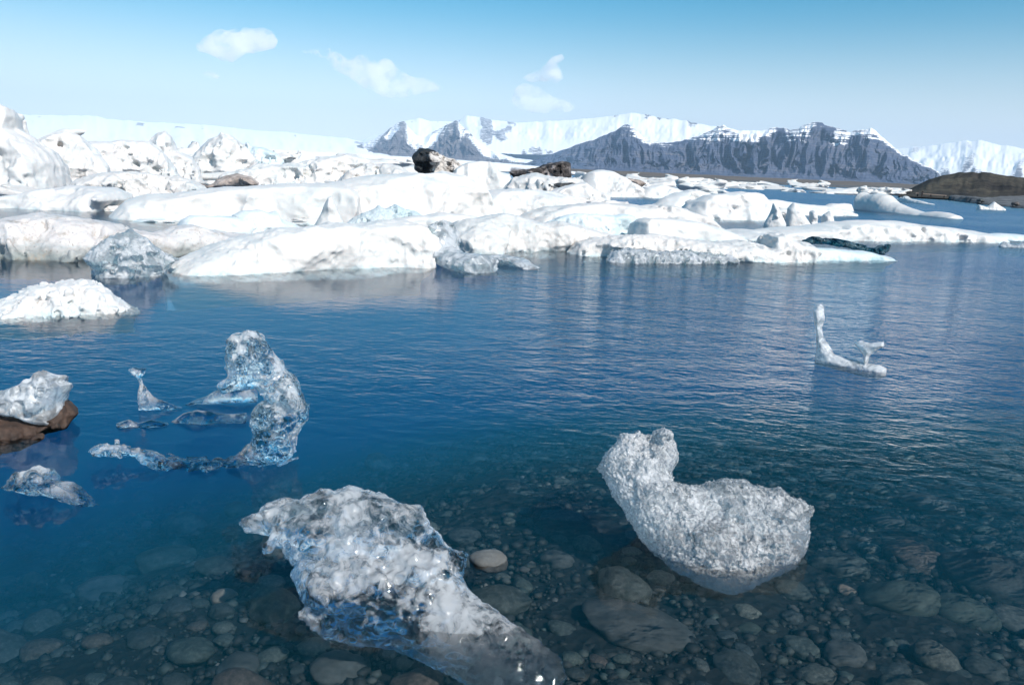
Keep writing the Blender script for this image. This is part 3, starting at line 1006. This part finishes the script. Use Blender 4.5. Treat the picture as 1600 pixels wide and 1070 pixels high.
# far right bergs
ice("1344,306 1350,300 1358,304 1375,302 1388,305 1400,316 1420,324 1445,332 1462,330 1480,332 1496,337 1497,342", ((1356, 330), (1496, 343)), 0.9,
    "lone sloping berg in open water on the right, high left end, low tail", ICE_SMOOTH, cuts=0, crease=0.0, name="iceberg", cat="iceberg", px=1.1, amp=0.06, freq=1.0)
ice("1526,325 1529,320 1536,322 1542,324 1547,320 1553,315 1560,320 1571,327", ((1527, 327), (1570, 329)), 0.5,
    "tiny twin-peaked berg afloat before the dark pebble shore", name="iceberg", cat="iceberg", px=0.8, amp=0.05, freq=1.5)
ice("1398,314 1408,308 1416,306 1424,311 1440,314 1458,319", ((1400, 315), (1458, 320)), 0.6,
    "low berg lying against the shore at the foot of the dark hill", name="iceberg", cat="iceberg", px=0.8, amp=0.1, freq=0.8)
ice("1562,384 1570,378 1578,380 1590,383 1600,380 1625,384", ((1562, 386), (1620, 388)), 0.2,
    "dark bit of floating ice at the right edge of the photo", ICE_CHUNK, name="ice_ridge", cat="ice ridge", px=0.9, amp=0.05, freq=5)

# ash-blackened bergs
ice("645,252 649,241 656,236 668,235 682,240 695,248 708,255 719,262 716,272 690,276 660,276 648,266", None, 2.2,
    "black dirt-covered berg with a pale brown right flank, against the scree mountain", ASH_TWO, name="dirty_iceberg", cat="dirty iceberg", group="bergs blackened by ash", top=False, dist=62, px=1.0, amp=0.5, freq=0.6, crease=0.45, cfreq=0.9, rnd=0.5)
ice("798,270 830,264 860,257 880,253 890,257 889,277 870,281 840,278", None, 2.0,
    "low black and white berg with a blunt right end, before the blue mountain foot", ASH_ICE, name="dirty_iceberg", cat="dirty iceberg", group="bergs blackened by ash", top=False, dist=66, px=1.0, amp=0.4, freq=0.6, crease=0.4, cfreq=0.9, rnd=0.5)
ice("306,280 312,285 322,289 332,286 338,280 350,275 370,272 392,276 404,285 400,294 330,296 314,293", None, 1.6,
    "brown-dusted berg with a curled black lip, above the broad smooth floe", BROWN_ICE, name="dirty_iceberg", cat="dirty iceberg", group="bergs blackened by ash", top=False, dist=40, px=1.0, amp=0.15, freq=0.7)
ice("844,286 870,284 895,285 905,289 890,294 860,294", None, 1.5,
    "thin black strip of dirty ice below the low black and white berg", ASH_DARK, name="dirty_iceberg", cat="dirty iceberg", group="bergs blackened by ash", top=False, dist=50, px=1.0, amp=0.1, freq=1.0)
ice("955,284 968,277 985,279 1000,281 1010,287 1000,294 970,292", None, 1.5,
    "brown-streaked ice heap beyond the boulder-shaped berg", BROWN_ICE, name="dirty_iceberg", cat="dirty iceberg", group="bergs blackened by ash", top=False, dist=75, px=1.0, amp=0.2, freq=0.8)

# heaped bergs on the left
PILE = [
    ("-90,172 0,167 12,171 18,182 20,200 38,212 50,224 66,236 78,252 88,280 92,302", ((-60, 298), (90, 304)), 2.6, "tall white berg at the left edge, highest in the photo", ICE_WHITE),
    ("18,290 30,240 48,226 72,211 100,205 125,214 150,235 170,262 184,296", None, 46, "broad grey-white berg just right of the tall left-edge berg", ICE_WHITE),
    ("84,290 100,236 112,224 150,221 200,220 232,223 250,236 275,262 292,296", None, 52, "flat-topped white berg with cracks along its rim, in the left heap", ICE_WHITE),
    ("195,290 205,245 225,228 245,210 258,206 268,213 276,236 300,246 312,264 320,292", None, 60, "peaked berg with a notch below its left shoulder, in the left heap", ICE_WHITE),
    ("280,288 296,252 310,236 322,224 345,206 365,213 386,231 398,248 410,288", None, 72, "tallest pyramid-shaped white berg in the middle of the left heap", ICE_SMOOTH),
    ("385,275 386,223 392,229 410,232 430,238 446,250 456,275", None, 88, "fin-shaped berg with a shaded aqua side, right of the pyramid-shaped berg", ICE_BLUE),
    ("330,296 345,276 380,264 420,259 460,256 500,247 540,242 570,250 600,262 625,276 640,292", None, 58, "long white ridge of ice reaching from the left heap to the black berg", ICE_SMOOTH),
    ("520,290 545,265 575,256 600,257 625,262 650,276 660,290", None, 48, "cream hummock with a brown streak, left of the black dirt-covered berg", ICE_WARM),
    ("100,300 120,284 160,272 210,268 250,274 290,280 320,292 330,304", None, 36, "low white berg with a line of dark grit along its foot, below the flat-topped berg", ICE_WARM),
    ("640,292 660,276 690,268 715,272 740,284 750,300", None, 44, "white hummock directly below the black dirt-covered berg", ICE_SMOOTH),
    ("780,300 800,280 830,272 860,276 890,278 910,284 925,300", None, 52, "uneven white berg under the low black and white berg", ICE_WARM),
]
for prof_, base_, T_, lab, mt in PILE:
    if base_ is not None:
        ice(prof_, base_, T_, lab, mt, name="iceberg", cat="iceberg", group=G3, amp=0.34, freq=0.7, crease=0.16, cfreq=1.1, px=1.6, rnd=0.5)
    elif mt is BROWN_ICE:
        ice(prof_, None, 0.9, lab, mt, name="iceberg", cat="iceberg", group=G3, dist=T_, top=False, px=1.2, amp=0.15, freq=0.7)
    else:
        ice(prof_, None, 0.055 * T_, lab, mt, name="iceberg", cat="iceberg", group=G3, dist=T_, amp=0.007 * T_, freq=40.0 / T_, octv=5, crease=0.0045 * T_, cfreq=70.0 / T_, px=1.5)


# small floes filling the pack: a few shapes, copied
def lump_mesh(name, sx, sy, sz, k, jag):
    n = 26
    g = np.linspace(-1.3, 1.3, n)
    Xg, Yg, Zg = np.meshgrid(g, g, g, indexing='ij')
    P = np.stack([Xg.ravel(), Yg.ravel(), Zg.ravel()], 1)
    F = 1 - np.sqrt((P ** 2).sum(1))
    F = F + 0.22 * fbm(P * 1.3 + k * 7.7, 4) - jag * fbm(P * 2.0 + k * 3.3, 3, 0.5, True)
    for j in range(9):
        nn = RNG.standard_normal(3)
        nn /= np.linalg.norm(nn)
        F = np.minimum(F, 0.52 + 0.3 * RNG.random() - P @ nn)
    F = F.reshape(n, n, n).astype(np.float32)
    for s in (0, -1):
        F[s] = F[:, s] = F[:, :, s] = -1
    v, f = surface_nets(F, (-1.3,) * 3, (g[1] - g[0],) * 3)
    return mesh_from(name, v * np.array([sx, sy, sz]), f)


floe_meshes = [lump_mesh("pack_fragment", 1.6 + 0.5 * (k % 3), 1.2, 0.42 + 0.14 * (k % 4), k, 0.10 + 0.05 * (k % 2)) for k in range(9)]
for k, m in enumerate(floe_meshes):
    m.materials.append((ICE_WHITE, ICE_SMOOTH, ICE_WARM)[k % 3])
rnd = random.Random(5)
for i in range(150):
    far = i >= 90
    while True:
        x = rnd.uniform(-60, 1180)
        y = rnd.uniform(276, 352)
        yh = 264 + 0.0454 * (x - 800)
        if 935 < x < 1050 and 297 < y < 322:
            continue
        if y < yh + 14 or (x > 1100 and y > 345) or (x < 190 and y > 322):
            continue
        break
    if far:
        x = rnd.uniform(820, 1400)
        yh = 264 + 0.0454 * (x - 800)
        y = yh + rnd.uniform(7, 17) + (8 if x < 1100 and rnd.random() < 0.4 else 0)
    w = on_level(x, y)
    d = math.hypot(w[0], w[1])
    s = d * (rnd.uniform(8, 17) / FPX) if far else d * rnd.uniform(10, 20) / FPX
    o = bpy.data.objects.new("pack_fragment", floe_meshes[rnd.randrange(9)])
    COL.objects.link(o)
    o.location = (w[0], w[1], rnd.uniform(-0.02, 0.05))
    o.scale = (s * rnd.uniform(0.8, 1.4), s * rnd.uniform(0.8, 1.3), s * rnd.uniform(0.7, 1.3))
    o.rotation_euler = (0, 0, rnd.uniform(-0.6, 0.6) + (math.pi if rnd.random() < 0.5 else 0))
    if far:
        tag(o, "small white ice fragment in the far band before the brown plain", "ice fragment", "ice fragments in the far band")
    else:
        tag(o, "small white ice fragment wedged between larger floes of the pack", "ice fragment", "ice fragments wedged in the pack")

for i in range(48):
    x = rnd.uniform(-60, 720)
    yh = 264 + 0.0454 * (x - 800)
    y = yh + rnd.uniform(9, 26)
    w = on_level(x, y)
    d = math.hypot(w[0], w[1])
    s = d * rnd.uniform(14, 30) / FPX
    o = bpy.data.objects.new("ice_boulder", floe_meshes[rnd.randrange(9)])
    COL.objects.link(o)
    o.location = (w[0], w[1], 0.1)
    o.scale = (s * rnd.uniform(0.8, 1.3), s * rnd.uniform(0.8, 1.2), s * rnd.uniform(1.0, 2.2) * (1.0 if x < 480 else 0.5))
    o.rotation_euler = (rnd.uniform(-0.2, 0.2), rnd.uniform(-0.25, 0.25), rnd.uniform(-0.8, 0.8))
    tag(o, "rounded white ice boulder heaped among the bergs far back on the left", "ice boulder", "ice boulders heaped far back")

# ================================================================== THINGS: foreground ice
ice("""372,818 385,811 403,806 410,790 430,786 440,778 470,776 505,772 525,776 547,766 575,772 600,778 625,790 660,795 668,812 680,830 700,850 735,868
728,885 720,905 727,928 750,950 790,975 840,1000 878,1030 882,1060 860,1090 790,1100 720,1070 690,1052 640,1024 580,1010 520,1008 470,980 446,966 470,945 462,925
450,900 460,882 440,866 432,852 420,863 407,867 402,856 416,844 414,836 400,831 380,826""", ((440, 968), (760, 968)), 0.12,
    "large clear bubbly ice lump with a knobbed left arm, among foreground stones", ICE_LUMP, name="ice_lump", cat="ice lump", top=False,
    tilt=60, thick=(0.15, 0.45, 0.9, 1.0, 1.0), px=1.4, amp=0.03, freq=4, crease=0.022, cfreq=6.5, grain=0.004, gfreq=40, hb=1.2, rnd=0.55)
ice("""935,728 945,710 965,696 967,685 985,682 995,674 1005,682 1030,677 1048,688 1055,702 1058,720 1050,740 1052,757 1065,760 1082,763 1100,758 1130,755 1155,753
1180,762 1190,768 1210,768 1225,782 1250,785 1271,797 1262,815 1264,840 1258,862 1240,885 1215,900 1180,916 1140,924 1100,916 1065,896 1040,874 1020,852 1000,830 985,805 975,785 960,770 950,750""",
    ((1040, 872), (1250, 872)), 0.14, "granular white duck-shaped ice block in the shallows on the right", ICE_GRAIN, name="ice_lump", cat="ice lump", top=False,
    tilt=48, px=1.1, amp=0.03, freq=7, crease=0.012, cfreq=22, grain=0.006, gfreq=120, hb=1.2, rnd=0.6, maxcells=5e6)
ice(["352,560 357,535 364,522 378,521 390,517 410,525 424,550 438,563 446,580 462,590 471,612 482,634 479,656 468,670 463,690 461,708 447,720 400,724 352,724 372,708 392,690 396,672 390,655 400,640 412,620 404,606 380,606 350,609 343,602 360,588 352,575",
     "465,716 440,717 400,714 340,717 300,721 262,717 215,704 165,693 140,704 150,710 210,713 250,726 300,730 380,725 440,723"],
    ((255, 728), (460, 726)), 0.13, "tall twisted sculpture of glass-clear ice with a head-like top, in the left water", ICE_CLEAR, name="ice_sculpture", cat="ice sculpture", top=False,
    tilt=6, px=1.3, amp=0.03, freq=8, crease=0.03, cfreq=9, grain=0.006, gfreq=40, hb=1.2, rnd=0.8)
for poly_, base_, T_, lab in (
        ("402,602 345,606 320,620 283,634 325,630 402,628", ((285, 636), (400, 636)), 0.07, "dark low blade of clear ice reaching left from behind the tall ice sculpture"),
        ("268,658 285,647 310,640 335,645 362,648 385,646 385,660 300,662", ((270, 662), (385, 662)), 0.07, "dark middle blade of clear ice awash left of the tall ice sculpture"),
        ("182,662 200,656 215,662 235,656 262,664 230,670 195,668", ((184, 668), (262, 669)), 0.05, "smallest dark fleck of clear ice awash below the ice figurine")):
    ice(poly_, base_, T_, lab, ICE_GLASS, name="ice_sliver", cat="ice sliver", group="low ice slivers awash left of the sculpture", top=False, px=1.1, amp=0.012, freq=10, hb=1.2)
ice(["200,577 208,575 228,575 226,585 221,590 223,600 232,612 242,622 262,630 285,637 260,641 230,642 216,640 215,618 217,603 216,592 207,585"], ((212, 642), (285, 642)), 0.05,
    "little clear ice figurine with a flat fishtail top, left of the tall ice sculpture", ICE_CLEAR, name="ice_figurine", cat="ice figurine", top=False, px=0.8, amp=0.008, freq=20, crease=0.006, cfreq=25, hb=1.1)
ice("-60,622 0,612 25,605 40,598 46,590 60,583 68,576 85,584 100,588 94,596 106,600 98,615 92,627 90,645 80,664 60,662 30,653 0,648 -60,652", ((-40, 672), (90, 676)), 0.16,
    "pale wedge of ice perched on the brown rock at the left edge", ICE_PALE, name="ice_lump", cat="ice lump", top=False, px=1.2, amp=0.03, freq=7, crease=0.02, cfreq=10, hb=1.2, tilt=15)
ice("-70,650 0,650 50,652 84,632 100,622 116,634 122,642 104,664 70,676 40,690 0,700 -70,704", ((-40, 690), (110, 676)), 0.24,
    "reddish brown rock under the pale ice wedge at the left edge", ROCK_BROWN, name="rock", cat="rock", top=False, px=1.4, amp=0.04, freq=6, hb=1.2)
ice(["12,766 25,750 40,735 65,727 82,740 86,752 112,753 130,770 146,788 125,791 95,782 70,774 40,772"], ((14, 776), (146, 786)), 0.10,
    "low crumpled fragment of clear ice in the water near the left edge", ICE_CLEAR, name="ice_fragment", cat="ice fragment", top=False, px=1.1, amp=0.02, freq=12, crease=0.015, cfreq=15, hb=1.2, tilt=25)
ice(["1270,482 1277,476 1283,474 1287,480 1289,500 1284,512 1287,527 1296,541 1304,554 1330,561 1358,568 1374,570 1385,575 1385,588 1372,592 1360,591 1338,585 1310,578 1285,572 1273,568 1276,540 1275,515 1272,500",
     "1335,537 1344,532 1360,535 1381,534 1382,541 1366,549 1358,557 1354,574 1349,574 1351,557 1343,547"], ((1276, 566), (1384, 584)), 0.08,
    "slim periscope-like neck of ice with a small wing beside it, in right-hand water", ICE_PALE, name="ice_sculpture", cat="ice sculpture", top=False, px=0.9, amp=0.012, freq=9, hb=1.2, rnd=0.9)

# ================================================================== THINGS: stones on the lakebed
def stone_mesh(k):
    bm = bmesh.new()
    bmesh.ops.create_icosphere(bm, subdivisions=4, radius=1.0)
    v = np.array([q.co[:] for q in bm.verts])
    d = 1 + 0.11 * fbm(v * 0.9 + k * 9.1, 2) + 0.03 * fbm(v * 4 + k, 3)
    for j in range(4):    # a few flattened facets
        nn = RNG.standard_normal(3)
        nn /= np.linalg.norm(nn)
        s = v @ nn
        lim = 0.74 + 0.2 * RNG.random()
        d = np.where(s > lim, d * (1 - 0.75 * (s - lim)), d)
    v = v * d[:, None] * np.array([1.0, 0.72 + 0.2 * (k % 3) / 2, 0.42 + 0.18 * (k % 4) / 3])
    for q, c in zip(bm.verts, v):
        q.co = c
    for f in bm.faces:
        f.smooth = True
    me = bpy.data.meshes.new("stone")
    bm.to_mesh(me)
    bm.free()
    me.materials.append(STONE)
    return me


stones = [stone_mesh(k) for k in range(14)]


def bedz(x, y):
    return float(bed_height(np.array([x]), np.array([y]))[0])


def on_bed(px, py):
    z = -0.2
    for _ in range(8):
        w = on_level(px, py, z)
        z = 0.5 * z + 0.5 * bedz(w[0], w[1])
    return on_level(px, py, z)


placed = []


def put_stone(px, py, wpx, label, group, k, rz, flat=1.0, mat=None, lift=0.25):
    w = on_bed(px, py)
    d = np.linalg.norm(w - EYE)
    s = 0.5 * wpx * d / FPX
    me = stones[k % 14]
    if mat is not None:
        me = me.copy()
        me.materials.clear()
        me.materials.append(mat)
    o = bpy.data.objects.new("stone", me)
    COL.objects.link(o)
    zt = 0.5 * s * flat
    zc = bedz(w[0], w[1]) + zt * lift
    if lift >= 1:
        zc = -0.3 * zt
        w = on_level(px, py, 0.0)
    else:
        zc = min(zc, -0.02 - 1.02 * zt)
    o.location = (w[0], w[1], zc)
    o.scale = (s, s, s * flat)
    o.rotation_euler = (rnd.uniform(-0.15, 0.15), rnd.uniform(-0.15, 0.15), rz)
    tag(o, label, "stone", group)
    placed.append((px, py, wpx * 0.5))
    return o


def tone(name, c):
    return rock_mat(name, tuple(k * 0.55 for k in c), c, tuple(min(1, k * 1.5) for k in c), 9.0, bump=0.15, bd=0.005)


GREEN_ST = tone("green_grey_stone", (0.055, 0.072, 0.062))
GREY_ST = tone("grey_stone", (0.075, 0.08, 0.077))
RED_ST = tone("reddish_stone", (0.075, 0.042, 0.036))
TAN_ST = tone("tan_stone", (0.28, 0.21, 0.16))
PALE_ST = tone("pale_stone", (0.11, 0.115, 0.112))
GS = "stones on the lakebed"
put_stone(1405, 945, 105, "biggest smooth oval grey-green stone, lower right", GS, 1, -0.3, 1.0, GREEN_ST)
put_stone(1447, 796, 70, "light grey oval stone under water, above and right of the biggest oval stone", GS, 4, -0.35, 1.0, GREY_ST)
put_stone(1500, 962, 80, "dull green pointed stone just right of the biggest oval stone", GS, 3, -0.5, 0.8, GREEN_ST)
put_stone(1487, 902, 46, "dark reddish stone up and right of the biggest oval stone", GS, 6, -0.2, 1.0, RED_ST)
put_stone(1500, 880, 60, "blue-grey oval stone just above the dark reddish stone", GS, 2, -0.4, 0.9, GREY_ST)
put_stone(1322, 925, 26, "small tan stone left of the biggest oval stone", GS, 5, 0.2, 1.2, TAN_ST)
put_stone(1000, 985, 150, "broad flat slab of dark stone between the clear lump and the duck-shaped ice", GS, 7, -0.25, 0.5, GREY_ST)
put_stone(764, 872, 52, "pale stone breaking the surface at the right edge of the clear ice lump", GS, 8, 0.3, 1.3, PALE_ST, lift=1.2)
put_stone(872, 880, 58, "mottled brown-grey stone right of the pale stone by the clear ice lump", GS, 9, 0.1, 1.0, GREY_ST)
put_stone(346, 936, 34, "bright tan stone left of the foot of the clear ice lump", GS, 10, 0.3, 1.2, TAN_ST)
put_stone(375, 1048, 60, "pale cracked stone at the bottom left, below the bright tan stone", GS, 11, 0.4, 1.0, GREY_ST)
put_stone(530, 1050, 90, "grey angular stone at the bottom, under the clear ice lump", GS, 12, 0.5, 1.0, GREY_ST)
put_stone(160, 910, 80, "pale greenish stone seen dimly through the water at lower left", GS, 13, -0.1, 1.0, PALE_ST)
put_stone(1170, 985, 34, "grey-green pebble under the duck-shaped ice", GS, 0, 0.3, 1.0, GREEN_ST)
put_stone(1320, 1030, 62, "rounded grey stone at the bottom right, below the small tan stone", GS, 4, 0.5, 1.0, GREY_ST)
put_stone(1385, 820, 48, "flat oval stone left of the light grey oval stone", GS, 2, -0.2, 0.8, GREY_ST)
put_stone(1430, 880, 85, "dark smooth boulder above the biggest oval stone", GS, 9, -0.4, 0.9)
put_stone(1560, 915, 120, "long dark brown boulder at the right edge", GS, 7, -0.4, 0.8)
n_st = 0
tries = 0
while n_st < 270 and tries < 20000:
    tries += 1
    y = rnd.uniform(690, 1110)
    x = rnd.uniform(-60, 1660)
    size = (26 + 80 * rnd.random() ** 2.2) * (0.50 + 0.75 * (y - 640) / 430.0)
    if x < 900 and y < 760 and rnd.random() < 0.6:
        continue
    ok = True
    for (qx, qy, qr) in placed:
        if abs(qx - x) < (qr + size * 0.5) * 0.85 and abs(qy - y) < (qr + size * 0.5) * 0.5:
            ok = False
            break
    if not ok:
        continue
    put_stone(x, y, size, "dark rounded stone among many on the lakebed under shallow water", GS, rnd.randrange(14), rnd.uniform(-0.9, 0.5), rnd.uniform(0.7, 1.15), lift=rnd.uniform(0.0, 0.6))
    n_st += 1

# gravel between the stones: one uncountable mass
bm = bmesh.new()
bmesh.ops.create_icosphere(bm, subdivisions=1, radius=1.0)
bv = np.array([q.co[:] for q in bm.verts])
bf = np.array([[q.index for q in f.verts] for f in bm.faces])
bm.free()
N = 30000
u = RNG.random(N)
rad = 1.5 + 8.5 * u ** 1.5
ang = RNG.uniform(-0.72, 0.72, N)
gx, gy = rad * np.sin(ang), rad * np.cos(ang)
gz = bed_height(gx, gy)
sz = (0.008 + 0.030 * RNG.random(N) ** 3.0) * (0.8 + 0.10 * rad)
sc = np.stack([sz, sz * RNG.uniform(0.6, 1, N), sz * RNG.uniform(0.4, 0.8, N)], 1)
th = RNG.uniform(0, 6.28, N)
vv = bv[None] * (1 + 0.18 * RNG.standard_normal((N, len(bv), 1))) * sc[:, None]
vx = vv[..., 0] * np.cos(th)[:, None] - vv[..., 1] * np.sin(th)[:, None] + gx[:, None]
vy = vv[..., 0] * np.sin(th)[:, None] + vv[..., 1] * np.cos(th)[:, None] + gy[:, None]
vz = vv[..., 2] + gz[:, None] + 0.1 * sz[:, None]
GV = np.stack([vx, vy, vz], -1).reshape(-1, 3)
GF = (bf[None] + (np.arange(N) * len(bv))[:, None, None]).reshape(-1, 3)
gme = mesh_from("gravel", GV, GF)
attr(gme, "tone", np.repeat(RNG.random(N), len(bv)))
t = NT("gravel")
at = t.n('ShaderNodeAttribute', attribute_name="tone")
c = t.ramp(at.outputs['Fac'], [(0.0, (0.010, 0.011, 0.011)), (0.5, (0.028, 0.031, 0.03)), (0.8, (0.05, 0.048, 0.042)), (0.93, (0.06, 0.08, 0.072)), (0.985, (0.12, 0.11, 0.10)), (1.0, (0.26, 0.23, 0.20))])
bs = t.n('ShaderNodeBsdfPrincipled')
t.t.links.new(c, bs.inputs['Base Color'])
bs.inputs['Roughness'].default_value = 0.7
gravel = link("gravel", gme, t.surf(bs.outputs[0]))
tag(gravel, "fine dark gravel between the stones of the lakebed", "gravel", kind='stuff')

# ================================================================== THINGS: far shore
def simple_mat(name, c, rough=0.8):
    t = NT(name)
    n1 = t.noise(t.pos, 2.0, 5, 0.6)
    col = t.mix(n1, tuple(k * 0.7 for k in c), c)
    b = t.n('ShaderNodeBsdfPrincipled')
    t.t.links.new(col, b.inputs['Base Color'])
    b.inputs['Roughness'].default_value = rough
    return t.surf(b.outputs[0])


def box_mesh(name, dims, bevel=0.03):
    bm = bmesh.new()
    bmesh.ops.create_cube(bm, size=1.0, matrix=Matrix.Diagonal((*dims, 1)))
    bmesh.ops.bevel(bm, geom=bm.edges[:], offset=bevel, segments=2, affect='EDGES')
    me = bpy.data.meshes.new(name)
    bm.to_mesh(me)
    bm.free()
    return me


WOOD = simple_mat("weathered_wood", (0.55, 0.40, 0.31))
WOOD_D = simple_mat("dark_wood", (0.06, 0.045, 0.04))
w = at_dist(1450, 308, 152)
st_ = bpy.data.objects.new("landing_stage", None)
COL.objects.link(st_)
st_.location = (w[0], w[1], 0.32)
st_.scale = (0.62, 0.62, 0.45)
st_.rotation_euler = (0, R(2), R(-28))
tag(st_, "low brown wooden stage with a dark post on the shore below the dark hill", "landing stage")
o = link("deck", box_mesh("deck", (7.5, 1.6, 0.22)), WOOD, st_)
o.location = (0.6, 0, 0.95)
for dx in (-2.6, 0.6, 3.8):
    o = link("support", box_mesh("support", (0.3, 1.3, 1.0)), WOOD_D, st_)
    o.location = (dx, 0, 0.33)
o = link("post", box_mesh("post", (0.45, 0.45, 2.2)), WOOD_D, st_)
o.location = (-1.5, -1.05, 0.8)
o = link("ramp", box_mesh("ramp", (4.2, 1.4, 0.18)), WOOD_D, st_)
o.location = (-5.2, 0, 0.42)
o.rotation_euler = (0, R(-12), 0)

srnd = random.Random(3)
shore_st = [stone_mesh(20 + k) for k in range(4)]
for m_ in shore_st:
    m_.materials.clear()
    m_.materials.append(rock_mat("shore_boulder", (0.03, 0.03, 0.033), (0.09, 0.09, 0.095), (0.2, 0.2, 0.2), 2.0, rnd=True, bump=0.5, bd=0.05))
for i in range(70):
    x = srnd.uniform(1448, 1640)
    rs = float(shore_dist(np.array([x]))[0])
    d = rs + srnd.uniform(-1.5, 10) if i % 2 else rs + srnd.uniform(-3.0, 0.5)
    w = at_dist(x, 320, d)
    s = srnd.uniform(0.18, 0.55)
    o = bpy.data.objects.new("boulder", shore_st[i % 4])
    COL.objects.link(o)
    o.location = (w[0], w[1], bedz(w[0], w[1]) + 0.15 * s)
    o.scale = (s, s, s)
    o.rotation_euler = (0, 0, srnd.uniform(0, 6.28))
    tag(o, "dark boulder among many along the far pebble shore on the right", "boulder", "boulders on the far shore")
for x, y, s, lab in ((1573, 314, 0.5, "left white chunk of stranded ice on the far pebble shore"), (1595, 312, 0.6, "right white chunk of stranded ice on the far pebble shore, near the photo's edge"),
                     (1488, 316, 0.7, "white lump of stranded ice at the tip of the shoreline, right of the wooden stage")):
    w = at_dist(x, y, float(shore_dist(np.array([float(x)]))[0]) + 3)
    o = bpy.data.objects.new("stranded_ice", floe_meshes[1])
    COL.objects.link(o)
    o.location = (w[0], w[1], bedz(w[0], w[1]) + 0.2)
    o.scale = (s * 0.5, s * 0.6, s * 1.1)
    tag(o, lab, "stranded ice", "stranded ice on the far shore")
w = at_dist(1569, 310, 108)
pp = link("marker_post", box_mesh("marker_post", (0.4, 0.4, 1.4), 0.06), simple_mat("rust_red", (0.28, 0.10, 0.07)))
pp.location = (w[0], w[1], bedz(w[0], w[1]) + 0.6)
tag(pp, "short rust-red post on the far pebble shore near the right edge", "post")

# ================================================================== AIR
t = NT("air")
pv = t.n('ShaderNodeVolumePrincipled')
pv.inputs['Color'].default_value = (0.50, 0.74, 1.0, 1)
pv.inputs['Density'].default_value = 5.5e-5
pv.inputs['Anisotropy'].default_value = 0.0
t.t.links.new(pv.outputs[0], t.out.inputs['Volume'])
bm = bmesh.new()
bmesh.ops.create_cube(bm, size=1.0, matrix=Matrix.Translation((0, 0, 415.0)) @ Matrix.Diagonal((26000, 26000, 850.0, 1)))
hme = bpy.data.meshes.new("haze")
bm.to_mesh(hme)
bm.free()
hz = link("haze", hme, t.m)
tag(hz, kind='stuff')

t = NT("cloud")
n1 = t.noise(t.pos, 0.0032, 8, 0.68, 0.4)
pv = t.n('ShaderNodeVolumePrincipled')
pv.inputs['Color'].default_value = (1, 1, 1, 1)
pv.inputs['Anisotropy'].default_value = 0.2
t.t.links.new(t.math('MULTIPLY', t.mapr(n1, 0.40, 0.62), 0.010), pv.inputs['Density'])
t.t.links.new(pv.outputs[0], t.out.inputs['Volume'])
CLOUD = t.m
for poly_, T_, lab in (
        ("306,70 318,58 332,50 348,46 356,50 368,46 385,43 405,44 422,50 436,62 428,74 405,82 385,86 365,96 345,92 325,84 310,80", 330, "compact oval white cloud, leftmost in the sky"),
        ("470,80 490,75 515,74 530,82 545,92 565,86 590,88 612,96 622,112 640,118 668,124 690,138 672,146 640,150 615,156 585,150 565,138 555,126 540,118 520,108 505,92 485,86", 300, "long ragged white cloud trailing down to the right, left of centre"),
        ("818,122 830,114 845,108 853,98 862,90 877,86 880,92 872,100 878,112 882,124 868,130 845,128 828,128", 160, "small wispy cloud with a hooked tip above the snowfield"),
        ("800,160 806,140 820,134 840,138 860,148 885,160 900,168 890,176 850,178 815,176", 240, "faint rounded cloud low over the snowfield, under the wispy one"),
        ("312,117 325,113 338,116 352,120 365,118 368,124 350,127 330,121", 90, "tiny pair of cloud puffs under the compact oval cloud")):
    ice(poly_, None, T_, lab, CLOUD, name="cloud", cat="cloud", group="clouds over the mountains", top=False, dist=15500, px=3.0, amp=110, freq=0.004, octv=4, rnd=0.9)
